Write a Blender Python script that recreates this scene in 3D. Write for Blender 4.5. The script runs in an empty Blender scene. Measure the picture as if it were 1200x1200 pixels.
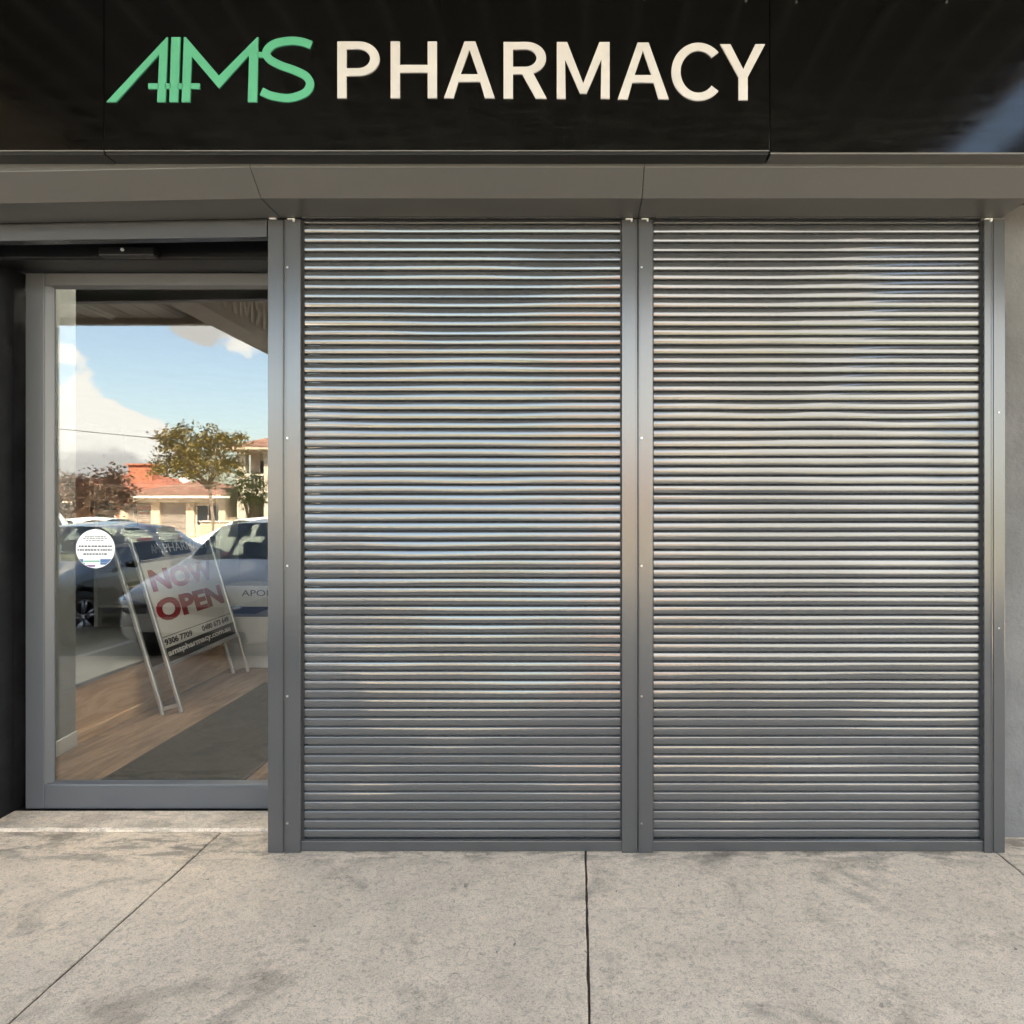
import bpy, bmesh, math, random
from mathutils import Vector, Matrix

random.seed(7)
SC = bpy.context.scene
COL = SC.collection
R = math.radians

# ------------------------------------------------------------------ camera, sky, sun, exposure
cam_d = bpy.data.cameras.new('camera')
cam_d.sensor_width = 36.0
cam_d.lens = 25.0
cam_d.shift_x = -0.0642
cam_d.clip_end = 3000.0
cam = bpy.data.objects.new('camera', cam_d)
COL.objects.link(cam)
cam.location = (0.0, -3.0, 1.44)
cam.rotation_euler = (R(90), 0, 0)
SC.camera = cam

SUN_EL, SUN_AZ = 46.0, 28.0          # high sun behind the shop, a little to its right
world = bpy.data.worlds.new('World')
SC.world = world
world.use_nodes = True
wt = world.node_tree
wt.nodes.clear()


def nd(tree, kind, **kw):
    n = tree.nodes.new(kind)
    for k, v in kw.items():
        if k.startswith('i_'):
            key = k[2:]
            key = int(key) if key.isdigit() else key
            n.inputs[key].default_value = v
        else:
            setattr(n, k, v)
    return n


def math_n(tree, op, a, b=None, c=None, clamp=False):
    n = tree.nodes.new('ShaderNodeMath')
    n.operation = op
    n.use_clamp = clamp
    for i, v in enumerate((a, b, c)):
        if v is None:
            continue
        if isinstance(v, (int, float)):
            n.inputs[i].default_value = v
        else:
            tree.links.new(v, n.inputs[i])
    return n.outputs[0]


def smooth(tree, v, a, b, lo=0.0, hi=1.0):
    n = tree.nodes.new('ShaderNodeMapRange')
    n.interpolation_type = 'SMOOTHSTEP'
    tree.links.new(v, n.inputs[0])
    n.inputs[1].default_value = a
    n.inputs[2].default_value = b
    n.inputs[3].default_value = lo
    n.inputs[4].default_value = hi
    return n.outputs[0]


def cloud_group():
    g = bpy.data.node_groups.new('cloud_cover', 'ShaderNodeTree')
    g.interface.new_socket('Direction', in_out='INPUT', socket_type='NodeSocketVector')
    g.interface.new_socket('Cover', in_out='OUTPUT', socket_type='NodeSocketFloat')
    i = g.nodes.new('NodeGroupInput')
    o = g.nodes.new('NodeGroupOutput')
    mp = nd(g, 'ShaderNodeMapping')
    mp.inputs['Scale'].default_value = (1, 1, 1.9)
    g.links.new(i.outputs[0], mp.inputs[0])
    big = nd(g, 'ShaderNodeTexNoise', i_Scale=2.3, i_Detail=2.0, i_Roughness=0.5)
    fine = nd(g, 'ShaderNodeTexNoise', i_Scale=9.5, i_Detail=10.0, i_Roughness=0.62, i_Distortion=0.15)
    g.links.new(mp.outputs[0], big.inputs['Vector'])
    g.links.new(mp.outputs[0], fine.inputs['Vector'])
    v = math_n(g, 'MULTIPLY_ADD', big.outputs[0], 0.7, -0.35)
    v = math_n(g, 'ADD', v, math_n(g, 'MULTIPLY_ADD', fine.outputs[0], 1.0, -0.5))
    nrm = nd(g, 'ShaderNodeVectorMath', operation='NORMALIZE')
    g.links.new(i.outputs[0], nrm.inputs[0])
    # cumulus banks and clear gaps: (direction, cosine of the radius, weight)
    for d, rad, wgt in (((-.74, -1, .125), 9, .42), ((-.61, -1, .105), 6.5, .34), ((-.80, -1, .16), 8, .25),
                        ((-.70, -1, .222), 6.5, -.72), ((-.42, -1, .14), 11, -.45), ((-.55, -1, .19), 5, -.25),
                        ((-.47, -1, .262), 5.5, .52), ((-.60, -1, .285), 5, .42), ((-.72, -1, .30), 5, .2),
                        ((.35, -1, .2), 16, .35), ((1.0, -.6, .25), 18, .3)):
        dv = Vector(d).normalized()
        dt = nd(g, 'ShaderNodeVectorMath', operation='DOT_PRODUCT')
        g.links.new(nrm.outputs[0], dt.inputs[0])
        dt.inputs[1].default_value = dv
        v = math_n(g, 'ADD', v, smooth(g, dt.outputs['Value'], math.cos(R(rad)), 1.0, 0.0, wgt))
    g.links.new(v, o.inputs[0])
    return g


CG = cloud_group()
tc = nd(wt, 'ShaderNodeTexCoord')
sky = nd(wt, 'ShaderNodeTexSky', sky_type='NISHITA', sun_disc=False)
sky.sun_elevation = R(SUN_EL)
sky.sun_rotation = R(SUN_AZ)
sky.air_density = 1.0
sky.dust_density = 2.0
sky.ozone_density = 1.2
c0 = nd(wt, 'ShaderNodeGroup')
c0.node_tree = CG
wt.links.new(tc.outputs['Generated'], c0.inputs[0])
up = nd(wt, 'ShaderNodeVectorMath', operation='ADD')
up.inputs[1].default_value = (0, 0, 0.045)
wt.links.new(tc.outputs['Generated'], up.inputs[0])
c1 = nd(wt, 'ShaderNodeGroup')
c1.node_tree = CG
wt.links.new(up.outputs[0], c1.inputs[0])
mask = smooth(wt, c0.outputs[0], 0.09, 0.165)
thick = smooth(wt, c1.outputs[0], 0.20, 0.50)
ccol = nd(wt, 'ShaderNodeMix', data_type='RGBA')
wt.links.new(thick, ccol.inputs[0])
ccol.inputs[6].default_value = (5.1, 5.3, 5.6, 1)
ccol.inputs[7].default_value = (3.1, 3.25, 3.5, 1)
mixc = nd(wt, 'ShaderNodeMix', data_type='RGBA')
wt.links.new(mask, mixc.inputs[0])
wt.links.new(sky.outputs[0], mixc.inputs[6])
wt.links.new(ccol.outputs[2], mixc.inputs[7])
bg = nd(wt, 'ShaderNodeBackground')
bg.inputs[1].default_value = 0.078
wt.links.new(mixc.outputs[2], bg.inputs[0])
wo = nd(wt, 'ShaderNodeOutputWorld')
wt.links.new(bg.outputs[0], wo.inputs[0])

sd = bpy.data.lights.new('sun', 'SUN')
sd.energy = 4.8
sd.angle = R(0.53)
sd.color = (1.0, 0.95, 0.87)
sun = bpy.data.objects.new('sun', sd)
COL.objects.link(sun)
sv = Vector((math.sin(R(SUN_AZ)) * math.cos(R(SUN_EL)), math.cos(R(SUN_AZ)) * math.cos(R(SUN_EL)), math.sin(R(SUN_EL))))
sun.rotation_euler = (-sv).to_track_quat('-Z', 'Y').to_euler()
sun.location = (6, 12, 14)

SC.render.engine = 'CYCLES'
SC.view_settings.view_transform = 'Standard'
SC.view_settings.look = 'None'
SC.view_settings.gamma = 1.0
SC.view_settings.exposure = 4.22
SC.view_settings.use_white_balance = True     # camera balanced for open shade
SC.view_settings.white_balance_temperature = 7600
SC.view_settings.white_balance_tint = 8
SC.cycles.use_denoising = True
SC.cycles.max_bounces = 10
SC.cycles.diffuse_bounces = 4
SC.cycles.glossy_bounces = 4
SC.cycles.transparent_max_bounces = 24
SC.cycles.sample_clamp_indirect = 8.0

# ------------------------------------------------------------------ materials
MATS = {}


def pmat(name, col, rough=0.5, metal=0.0, ior=1.5, coat=0.0, vary=0.0, vscale=6.0, bump=0.0, bscale=60.0,
         rvary=0.0, stretch=(1, 1, 1), spec=0.5):
    m = bpy.data.materials.new(name)
    m.use_nodes = True
    t = m.node_tree
    b = t.nodes['Principled BSDF']
    b.inputs['Base Color'].default_value = (*col, 1)
    b.inputs['Roughness'].default_value = rough
    b.inputs['Metallic'].default_value = metal
    b.inputs['IOR'].default_value = ior
    b.inputs['Coat Weight'].default_value = coat
    b.inputs['Specular IOR Level'].default_value = spec
    if vary or bump or rvary:
        geo = nd(t, 'ShaderNodeNewGeometry')
        mp = nd(t, 'ShaderNodeMapping')
        mp.inputs['Scale'].default_value = stretch
        t.links.new(geo.outputs['Position'], mp.inputs[0])
    if vary:
        n = nd(t, 'ShaderNodeTexNoise', i_Scale=vscale, i_Detail=7.0, i_Roughness=0.62)
        t.links.new(mp.outputs[0], n.inputs['Vector'])
        mx = nd(t, 'ShaderNodeMix', data_type='RGBA')
        mx.inputs[6].default_value = (*[c * (1 - vary) for c in col], 1)
        mx.inputs[7].default_value = (*[min(c * (1 + vary), 1) for c in col], 1)
        t.links.new(smooth(t, n.outputs[0], 0.3, 0.7), mx.inputs[0])
        t.links.new(mx.outputs[2], b.inputs['Base Color'])
    if rvary:
        n = nd(t, 'ShaderNodeTexNoise', i_Scale=vscale * 0.7, i_Detail=6.0)
        t.links.new(mp.outputs[0], n.inputs['Vector'])
        t.links.new(smooth(t, n.outputs[0], 0.3, 0.75, max(rough - rvary, 0.02), rough + rvary), b.inputs['Roughness'])
    if bump:
        n = nd(t, 'ShaderNodeTexNoise', i_Scale=bscale, i_Detail=6.0, i_Roughness=0.6)
        t.links.new(mp.outputs[0], n.inputs['Vector'])
        bp = nd(t, 'ShaderNodeBump', i_Strength=bump, i_Distance=0.01)
        t.links.new(n.outputs[0], bp.inputs['Height'])
        t.links.new(bp.outputs[0], b.inputs['Normal'])
    MATS[name] = m
    return m


def concrete_mat(name, base, stains=1.0):
    m = bpy.data.materials.new(name)
    m.use_nodes = True
    t = m.node_tree
    b = t.nodes['Principled BSDF']
    geo = nd(t, 'ShaderNodeNewGeometry')
    pos = geo.outputs['Position']

    def noise(scale, detail=6, rough=.6, dist=0.0, sc=None):
        n = nd(t, 'ShaderNodeTexNoise', i_Scale=scale, i_Detail=float(detail), i_Roughness=rough, i_Distortion=dist)
        if sc:
            mp = nd(t, 'ShaderNodeMapping')
            mp.inputs['Scale'].default_value = sc
            t.links.new(pos, mp.inputs[0])
            t.links.new(mp.outputs[0], n.inputs['Vector'])
        else:
            t.links.new(pos, n.inputs['Vector'])
        return n.outputs[0]
    big = noise(1.3, 5)
    mid = noise(7, 7, .65)
    swirl = noise(46, 5, .62, 1.1)
    grit = noise(190, 4, .75)
    f = math_n(t, 'MULTIPLY_ADD', big, 0.55, 0.725)
    f = math_n(t, 'MULTIPLY', f, math_n(t, 'MULTIPLY_ADD', mid, 0.5, 0.75))
    f = math_n(t, 'MULTIPLY', f, smooth(t, swirl, .30, .54, .72, 1.05))
    f = math_n(t, 'MULTIPLY', f, smooth(t, grit, .32, .52, .58, 1.06))
    # dark dirt patches with broken outlines
    dirt = noise(2.6, 8, .7, .6)
    f = math_n(t, 'MULTIPLY', f, smooth(t, dirt, .53, .70, 1.0, 1 - .42 * stains))
    # gum spots and scuffs
    vor = nd(t, 'ShaderNodeTexVoronoi', i_Scale=5.2, i_Randomness=1.0)
    wob = nd(t, 'ShaderNodeTexNoise', i_Scale=40.0, i_Detail=3.0)
    t.links.new(pos, wob.inputs['Vector'])
    wm = nd(t, 'ShaderNodeVectorMath', operation='MULTIPLY_ADD')
    wm.inputs[1].default_value = (.05, .05, .0)
    t.links.new(wob.outputs['Color'], wm.inputs[0])
    t.links.new(pos, wm.inputs[2])
    t.links.new(wm.outputs[0], vor.inputs['Vector'])
    sep = nd(t, 'ShaderNodeSeparateColor')
    t.links.new(vor.outputs['Color'], sep.inputs[0])
    rad = math_n(t, 'MULTIPLY_ADD', sep.outputs[1], 0.07, 0.025)
    keep = math_n(t, 'GREATER_THAN', sep.outputs[0], 0.70)
    spot = math_n(t, 'MULTIPLY', math_n(t, 'LESS_THAN', vor.outputs['Distance'], rad), keep)
    f = math_n(t, 'MULTIPLY', f, math_n(t, 'MULTIPLY_ADD', spot, -.42 * stains, 1.0))
    vor2 = nd(t, 'ShaderNodeTexVoronoi', i_Scale=17.0)
    t.links.new(wm.outputs[0], vor2.inputs['Vector'])
    sp2 = nd(t, 'ShaderNodeSeparateColor')
    t.links.new(vor2.outputs['Color'], sp2.inputs[0])
    k2 = math_n(t, 'GREATER_THAN', sp2.outputs[0], 0.86)
    s2 = math_n(t, 'MULTIPLY', math_n(t, 'LESS_THAN', vor2.outputs['Distance'], 0.075), k2)
    f = math_n(t, 'MULTIPLY', f, math_n(t, 'MULTIPLY_ADD', s2, -.6 * stains, 1.0))
    # grime swept up against the foot of the shop front
    sxyz = nd(t, 'ShaderNodeSeparateXYZ')
    t.links.new(pos, sxyz.inputs[0])
    near = smooth(t, sxyz.outputs[1], -.16, .02)
    gr = smooth(t, noise(5.5, 8, .72, .4, (1, 2.6, 1)), .44, .60)
    f = math_n(t, 'MULTIPLY', f, math_n(t, 'MULTIPLY_ADD', math_n(t, 'MULTIPLY', near, gr), -.5 * stains, 1.0))
    warm = nd(t, 'ShaderNodeMix', data_type='RGBA')
    warm.inputs[6].default_value = (base[0] * .97, base[1] * .98, base[2] * 1.0, 1)
    warm.inputs[7].default_value = (base[0] * 1.05, base[1], base[2] * .95, 1)
    t.links.new(noise(.9, 3), warm.inputs[0])
    sc = nd(t, 'ShaderNodeVectorMath', operation='SCALE')
    t.links.new(warm.outputs[2], sc.inputs[0])
    t.links.new(f, sc.inputs['Scale'])
    t.links.new(sc.outputs[0], b.inputs['Base Color'])
    b.inputs['Roughness'].default_value = .88
    h = math_n(t, 'ADD', math_n(t, 'MULTIPLY', swirl, .7), math_n(t, 'MULTIPLY', grit, .5))
    bp = nd(t, 'ShaderNodeBump', i_Strength=.55, i_Distance=.006)
    t.links.new(h, bp.inputs['Height'])
    t.links.new(bp.outputs[0], b.inputs['Normal'])
    MATS[name] = m
    return m


def glass_mat(name, ior, tint=(1, 1, 1), refl=(1, 1, 1), rough=0.0):
    m = bpy.data.materials.new(name)
    m.use_nodes = True
    t = m.node_tree
    t.nodes.clear()
    out = nd(t, 'ShaderNodeOutputMaterial')
    f0 = ((ior - 1) / (ior + 1)) ** 2          # Schlick, the same from both sides of the sheet
    lw = nd(t, 'ShaderNodeLayerWeight', i_Blend=.5)
    fac = math_n(t, 'MULTIPLY_ADD', math_n(t, 'POWER', lw.outputs['Facing'], 5.0), 1 - f0, f0, clamp=True)
    tr = nd(t, 'ShaderNodeBsdfTransparent')
    tr.inputs[0].default_value = (*tint, 1)
    gl = nd(t, 'ShaderNodeBsdfGlossy', i_Roughness=rough)
    gl.inputs[0].default_value = (*refl, 1)
    mx = nd(t, 'ShaderNodeMixShader')
    t.links.new(fac, mx.inputs[0])
    t.links.new(tr.outputs[0], mx.inputs[1])
    t.links.new(gl.outputs[0], mx.inputs[2])
    t.links.new(mx.outputs[0], out.inputs[0])
    MATS[name] = m
    return m


def slat_mat():
    """charcoal powder coat; each long slat is a little bowed and dented, which bends its reflections"""
    m = pmat('slat_paint', (.056, .057, .0585), rough=.2, ior=1.9)
    t = m.node_tree
    b = t.nodes['Principled BSDF']
    geo = nd(t, 'ShaderNodeNewGeometry')
    mp = nd(t, 'ShaderNodeMapping')
    mp.inputs['Scale'].default_value = (1.3, 1, 2.2)
    t.links.new(geo.outputs['Position'], mp.inputs[0])
    n = nd(t, 'ShaderNodeTexNoise', i_Scale=1.6, i_Detail=0.0, i_Roughness=.4)
    t.links.new(mp.outputs[0], n.inputs['Vector'])
    bp = nd(t, 'ShaderNodeBump', i_Strength=.6, i_Distance=.03)
    t.links.new(n.outputs[0], bp.inputs['Height'])
    t.links.new(bp.outputs[0], b.inputs['Normal'])
    mp2 = nd(t, 'ShaderNodeMapping')
    mp2.inputs['Scale'].default_value = (2, 1, 6)
    t.links.new(geo.outputs['Position'], mp2.inputs[0])
    n2 = nd(t, 'ShaderNodeTexNoise', i_Scale=1.5, i_Detail=2.0, i_Roughness=.5)
    t.links.new(mp2.outputs[0], n2.inputs['Vector'])
    t.links.new(smooth(t, n2.outputs[0],   .3, .75, .10, .15), b.inputs['Roughness'])
    return m


def black_panel_mat():
    """glossy black composite sheet with dust settled towards its foot and fine wipe marks"""
    m = pmat('black_panel', (.006, .006, .006), rough=.2, ior=1.5, spec=.42)
    t = m.node_tree
    b = t.nodes['Principled BSDF']
    geo = nd(t, 'ShaderNodeNewGeometry')
    mp = nd(t, 'ShaderNodeMapping')
    mp.inputs['Scale'].default_value = (1.0, 1, 7)
    t.links.new(geo.outputs['Position'], mp.inputs[0])
    n = nd(t, 'ShaderNodeTexNoise', i_Scale=5.0, i_Detail=9.0, i_Roughness=.7)
    t.links.new(mp.outputs[0], n.inputs['Vector'])
    n2 = nd(t, 'ShaderNodeTexNoise', i_Scale=120.0, i_Detail=4.0, i_Roughness=.8)
    t.links.new(geo.outputs['Position'], n2.inputs['Vector'])
    sep = nd(t, 'ShaderNodeSeparateXYZ')
    t.links.new(geo.outputs['Position'], sep.inputs[0])
    foot = smooth(t, sep.outputs[2], 3.15, 2.78, .25, 1.0)
    d = math_n(t, 'MULTIPLY', smooth(t, n.outputs[0], .42, .75), foot)
    d2 = math_n(t, 'MULTIPLY', smooth(t, n2.outputs[0], .66, .76, 0, .8), foot)
    d = math_n(t, 'ADD', math_n(t, 'MULTIPLY', d, .35), d2)
    mx = nd(t, 'ShaderNodeMix', data_type='RGBA')
    t.links.new(d, mx.inputs[0])
    mx.inputs[6].default_value = (.0022, .0022, .002, 1)
    mx.inputs[7].default_value = (.018, .017, .015, 1)
    t.links.new(mx.outputs[2], b.inputs['Base Color'])
    t.links.new(smooth(t, n.outputs[0], .3, .75, .09, .17), b.inputs['Roughness'])
    return m


def tile_mat(name, col, vary=.3):
    m = pmat(name, col, rough=.8, vary=vary, vscale=3.0)
    t = m.node_tree
    b = t.nodes['Principled BSDF']
    geo = nd(t, 'ShaderNodeNewGeometry')
    w = nd(t, 'ShaderNodeTexWave', i_Scale=5.0, i_Distortion=.3)
    w.bands_direction = 'Z'
    t.links.new(geo.outputs['Position'], w.inputs['Vector'])
    w2 = nd(t, 'ShaderNodeTexWave', i_Scale=1.2, i_Distortion=.2)
    w2.bands_direction = 'X'
    t.links.new(geo.outputs['Position'], w2.inputs['Vector'])
    h = math_n(t, 'ADD', w.outputs[1], w2.outputs[1])
    bp = nd(t, 'ShaderNodeBump', i_Strength=.8, i_Distance=.05)
    t.links.new(h, bp.inputs['Height'])
    t.links.new(bp.outputs[0], b.inputs['Normal'])
    return m


def plank_mat(name, a, c):
    m = pmat(name, a, rough=.42)
    t = m.node_tree
    b = t.nodes['Principled BSDF']
    geo = nd(t, 'ShaderNodeNewGeometry')
    oi = nd(t, 'ShaderNodeObjectInfo')
    ad = nd(t, 'ShaderNodeVectorMath', operation='ADD')
    t.links.new(geo.outputs['Position'], ad.inputs[0])
    t.links.new(oi.outputs['Random'], ad.inputs[1])
    mp = nd(t, 'ShaderNodeMapping')
    mp.inputs['Scale'].default_value = (9, 1.1, 9)
    t.links.new(ad.outputs[0], mp.inputs[0])
    n = nd(t, 'ShaderNodeTexNoise', i_Scale=1.6, i_Detail=7.0, i_Roughness=.62, i_Distortion=1.0)
    t.links.new(mp.outputs[0], n.inputs['Vector'])
    mx = nd(t, 'ShaderNodeMix', data_type='RGBA')
    mx.inputs[6].default_value = (*a, 1)
    mx.inputs[7].default_value = (*c, 1)
    t.links.new(smooth(t, n.outputs[0], .32, .68), mx.inputs[0])
    t.links.new(mx.outputs[2], b.inputs['Base Color'])
    return m


concrete_mat('concrete', (.75, .61, .475))
concrete_mat('threshold_concrete', (.72, .60, .48), .5)
pmat('asphalt', (.055, .055, .056), .85, vary=.3, vscale=2.0, bump=.5, bscale=120)
pmat('ground', (.12, .11, .08), .95, vary=.3, vscale=.6)
pmat('joint', (.075, .058, .045), .95, vary=.5, vscale=30)
pmat('line_paint', (.7, .7, .68), .7, vary=.2, vscale=8)
pmat('grass', (.06, .08, .025), .9, vary=.5, vscale=3.0, bump=.8, bscale=40)
slat_mat()
black_panel_mat()
pmat('frame_paint', (.046, .047, .049), .22, ior=1.8, vary=.02, vscale=1.0, rvary=.02)
pmat('housing_paint', (.078, .075, .07), .3, ior=1.7, vary=.03, vscale=1, rvary=.03)
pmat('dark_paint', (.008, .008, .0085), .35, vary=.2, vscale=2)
pmat('edge_highlight', (.30, .29, .27), .4)
pmat('black_plastic', (.012, .012, .012), .35)
pmat('door_paint', (.085, .087, .091), .32, ior=1.6, vary=.02, vscale=1, rvary=.02)
pmat('screw_steel', (.4, .4, .4), .3, metal=1.0)
pmat('white_plastic', (.75, .75, .72), .4)
pmat('seal_rubber', (.02, .02, .02), .6)
pmat('letter_white', (.62, .60, .59), .45, vary=.04, vscale=9)
pmat('letter_green', (.085, .42, .25), .45, vary=.05, vscale=6)
pmat('render_grey', (.14, .138, .135), .85, vary=.14, vscale=4, bump=.7, bscale=45)
pmat('reveal_black', (.010, .010, .012), .4, vary=.5, vscale=12)
pmat('soffit_paint', (.03, .027, .024), .5, vary=.08, vscale=2)
pmat('rib_paint', (.30, .28, .26), .4)
pmat('soffit_beige', (.72, .62, .52), .6, vary=.1, vscale=2)
pmat('beam_brown', (.42, .33, .26), .5, vary=.12, vscale=3)
pmat('beam_letter', (.85, .78, .70), .5)
pmat('lamp_white', (.8, .78, .74), .4)
pmat('plaster_white', (.62, .62, .60), .7, vary=.04, vscale=3)
pmat('plaster_grey', (.16, .16, .16), .7, vary=.05, vscale=3)
pmat('platform_grey', (.24, .25, .25), .6, vary=.07, vscale=3)
plank_mat('floor_oak', (.11, .07, .05), (.30, .20, .145))
plank_mat('plywood', (.55, .33, .19), (.80, .55, .35))
pmat('skirting', (.42, .40, .37), .5)
pmat('mat_rubber', (.022, .023, .022), .85, vary=.25, vscale=14, bump=.3, bscale=300)
pmat('alu', (.52, .52, .52), .32, metal=.7, vary=.05, vscale=4)
pmat('poster_white', (.78, .77, .76), .35)
pmat('poster_black', (.012, .012, .013), .35)
pmat('poster_red', (.30, .006, .012), .4)
pmat('carton', (.55, .58, .62), .6, vary=.05, vscale=5)
pmat('carton_blue', (.02, .07, .20), .5)
pmat('carton_ink', (.03, .035, .06), .5)
pmat('teal', (.03, .22, .30), .5)
pmat('board_red', (.45, .03, .045), .5)
pmat('sticker_white', (.82, .82, .81), .5)
pmat('sticker_ink', (.06, .06, .07), .6)
pmat('sticker_blue', (.06, .14, .30), .5)
pmat('sticker_green', (.10, .33, .24), .5)
pmat('sticker_purple', (.22, .10, .25), .5)
glass_mat('door_glass', 1.72, (.90, .91, .90))
glass_mat('car_glass', 1.7, (.42, .46, .44))
pmat('house_glass', (.02, .024, .028), .08, ior=1.7)
pmat('paint_dark', (.018, .021, .022), .12, ior=1.6, coat=1.0)
pmat('paint_white', (.85, .83, .79), .22, coat=.4)
pmat('paint_pearl', (.66, .68, .68), .18, coat=1.0)
pmat('tyre', (.018, .018, .018), .8)
pmat('rim', (.5, .5, .5), .25, metal=.9)
pmat('chrome', (.75, .75, .75), .12, metal=1.0)
pmat('car_black', (.012, .012, .012), .5)
pmat('lamp_lens', (.12, .13, .14), .05, ior=1.8, coat=1.0)
pmat('tail_red', (.30, .01, .01), .2, coat=1.0)
pmat('plate_white', (.75, .75, .7), .4)
pmat('seat_cloth', (.36, .33, .25), .8)
pmat('wall_cream', (.46, .375, .28), .8, vary=.06, vscale=1.5)
pmat('wall_pale', (.44, .385, .325), .8, vary=.06, vscale=1.5)
pmat('brick_red', (.33, .12, .07), .85, vary=.2, vscale=5)
tile_mat('tile_red', (.27, .095, .06))
tile_mat('tile_brown', (.20, .105, .075), .4)
pmat('garage_door', (.22, .19, .165), .6, vary=.1, vscale=2)
pmat('white_trim', (.55, .50, .44), .6)
pmat('bark', (.16, .12, .09), .9, vary=.3, vscale=12)
pmat('wire', (.02, .02, .02), .7)


mo = bpy.data.materials.new('opal')
mo.use_nodes = True
mo.node_tree.nodes.clear()
_o = nd(mo.node_tree, 'ShaderNodeOutputMaterial')
_t = nd(mo.node_tree, 'ShaderNodeBsdfTranslucent')
_t.inputs[0].default_value = (.85, .85, .83, 1)
mo.node_tree.links.new(_t.outputs[0], _o.inputs[0])
MATS['opal'] = mo


def leaf_mat(name, a, c):
    m = pmat(name, a, rough=.6)
    t = m.node_tree
    b = t.nodes['Principled BSDF']
    geo = nd(t, 'ShaderNodeNewGeometry')
    mx = nd(t, 'ShaderNodeMix', data_type='RGBA')
    mx.inputs[6].default_value = (*a, 1)
    mx.inputs[7].default_value = (*c, 1)
    t.links.new(geo.outputs['Random Per Island'], mx.inputs[0])
    t.links.new(mx.outputs[2], b.inputs['Base Color'])
    return m


leaf_mat('leaf_olive', (.10, .08, .025), (.34, .27, .10))
leaf_mat('leaf_plum', (.07, .045, .04), (.26, .17, .13))
leaf_mat('leaf_green', (.03, .045, .012), (.09, .11, .03))


# ------------------------------------------------------------------ mesh helpers
class MB:
    def __init__(self):
        self.v, self.f, self.mi = [], [], []

    def add(self, vs, fs, mi=0):
        o = len(self.v)
        self.v += [tuple(p) for p in vs]
        self.f += [tuple(i + o for i in f) for f in fs]
        self.mi += [mi] * len(fs)
        return self

    def box(self, x0, x1, y0, y1, z0, z1):
        x0, x1 = sorted((x0, x1)); y0, y1 = sorted((y0, y1)); z0, z1 = sorted((z0, z1))
        vs = [(x0, y0, z0), (x1, y0, z0), (x1, y1, z0), (x0, y1, z0), (x0, y0, z1), (x1, y0, z1), (x1, y1, z1), (x0, y1, z1)]
        return self.add(vs, [(0, 3, 2, 1), (4, 5, 6, 7), (0, 1, 5, 4), (1, 2, 6, 5), (2, 3, 7, 6), (3, 0, 4, 7)])

    def extrude_x(self, prof, x0, x1):
        """closed (y, z) profile swept along x"""
        n = len(prof)
        vs = [(x0, p[0], p[1]) for p in prof] + [(x1, p[0], p[1]) for p in prof]
        fs = [(i, (i + 1) % n, n + (i + 1) % n, n + i) for i in range(n)]
        fs += [tuple(reversed(range(n))), tuple(range(n, 2 * n))]
        return self.add(vs, fs)

    def extrude_y(self, prof, y0, y1):
        """closed (x, z) profile swept along y"""
        n = len(prof)
        vs = [(p[0], y0, p[1]) for p in prof] + [(p[0], y1, p[1]) for p in prof]
        fs = [(i, n + i, n + (i + 1) % n, (i + 1) % n) for i in range(n)]
        fs += [tuple(range(n)), tuple(reversed(range(n, 2 * n)))]
        return self.add(vs, fs)

    def tube(self, pts, rads, seg=8):
        pts = [Vector(p) for p in pts]
        if isinstance(rads, (int, float)):
            rads = [rads] * len(pts)
        vs, fs = [], []
        for k, p in enumerate(pts):
            d = (pts[min(k + 1, len(pts) - 1)] - pts[max(k - 1, 0)]).normalized()
            a = d.cross(Vector((0, 0, 1)))
            if a.length < 1e-3:
                a = d.cross(Vector((1, 0, 0)))
            a.normalize()
            b = d.cross(a)
            for j in range(seg):
                t = 2 * math.pi * j / seg
                vs.append(p + (a * math.cos(t) + b * math.sin(t)) * rads[k])
        for k in range(len(pts) - 1):
            for j in range(seg):
                fs.append((k * seg + j, k * seg + (j + 1) % seg, (k + 1) * seg + (j + 1) % seg, (k + 1) * seg + j))
        fs.append(tuple(range(seg)))
        fs.append(tuple(reversed(range((len(pts) - 1) * seg, len(pts) * seg))))
        return self.add(vs, fs)

    def cyl(self, p0, p1, r, seg=16, r1=None):
        return self.tube([p0, p1], [r, r if r1 is None else r1], seg)

    def build(self, name, mat, parent=None, smooth=False, bevel=0.0, local=False, seg=2):
        me = bpy.data.meshes.new(name)
        off = Vector((0, 0, 0))
        if parent is not None and not local:
            p = parent
            while p is not None:
                off += p.location
                p = p.parent
        me.from_pydata([Vector(v) - off for v in self.v], [], self.f)
        bm = bmesh.new()
        bm.from_mesh(me)
        bmesh.ops.recalc_face_normals(bm, faces=bm.faces)
        if bevel:
            bmesh.ops.bevel(bm, geom=list(bm.edges), offset=bevel, segments=seg, affect='EDGES', profile=.5, clamp_overlap=True)
        for f in bm.faces:
            f.smooth = smooth
        bm.to_mesh(me)
        bm.free()
        return link(name, me, mat, parent)


def link(name, me, mat=None, parent=None):
    o = bpy.data.objects.new(name, me)
    COL.objects.link(o)
    if mat is not None:
        me.materials.clear()
        me.materials.append(MATS[mat] if isinstance(mat, str) else mat)
    if parent is not None:
        o.parent = parent
    return o


def thing(name, label, cat, loc=(0, 0, 0), rz=0.0, group=None):
    o = bpy.data.objects.new(name, None)
    o.empty_display_size = .2
    COL.objects.link(o)
    o.location = loc
    o.rotation_euler = (0, 0, rz)
    return tag(o, label, cat, group)


def tag(o, label, cat, group=None):
    o['label'] = label
    o['category'] = cat
    if group:
        o['group'] = group
    return o


def struct(o):
    o['kind'] = 'structure'
    return o


def copy_tree(o, parent=None):
    c = o.copy()
    COL.objects.link(c)
    c.parent = parent
    for ch in list(o.children):
        copy_tree(ch, c)
    return c


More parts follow.
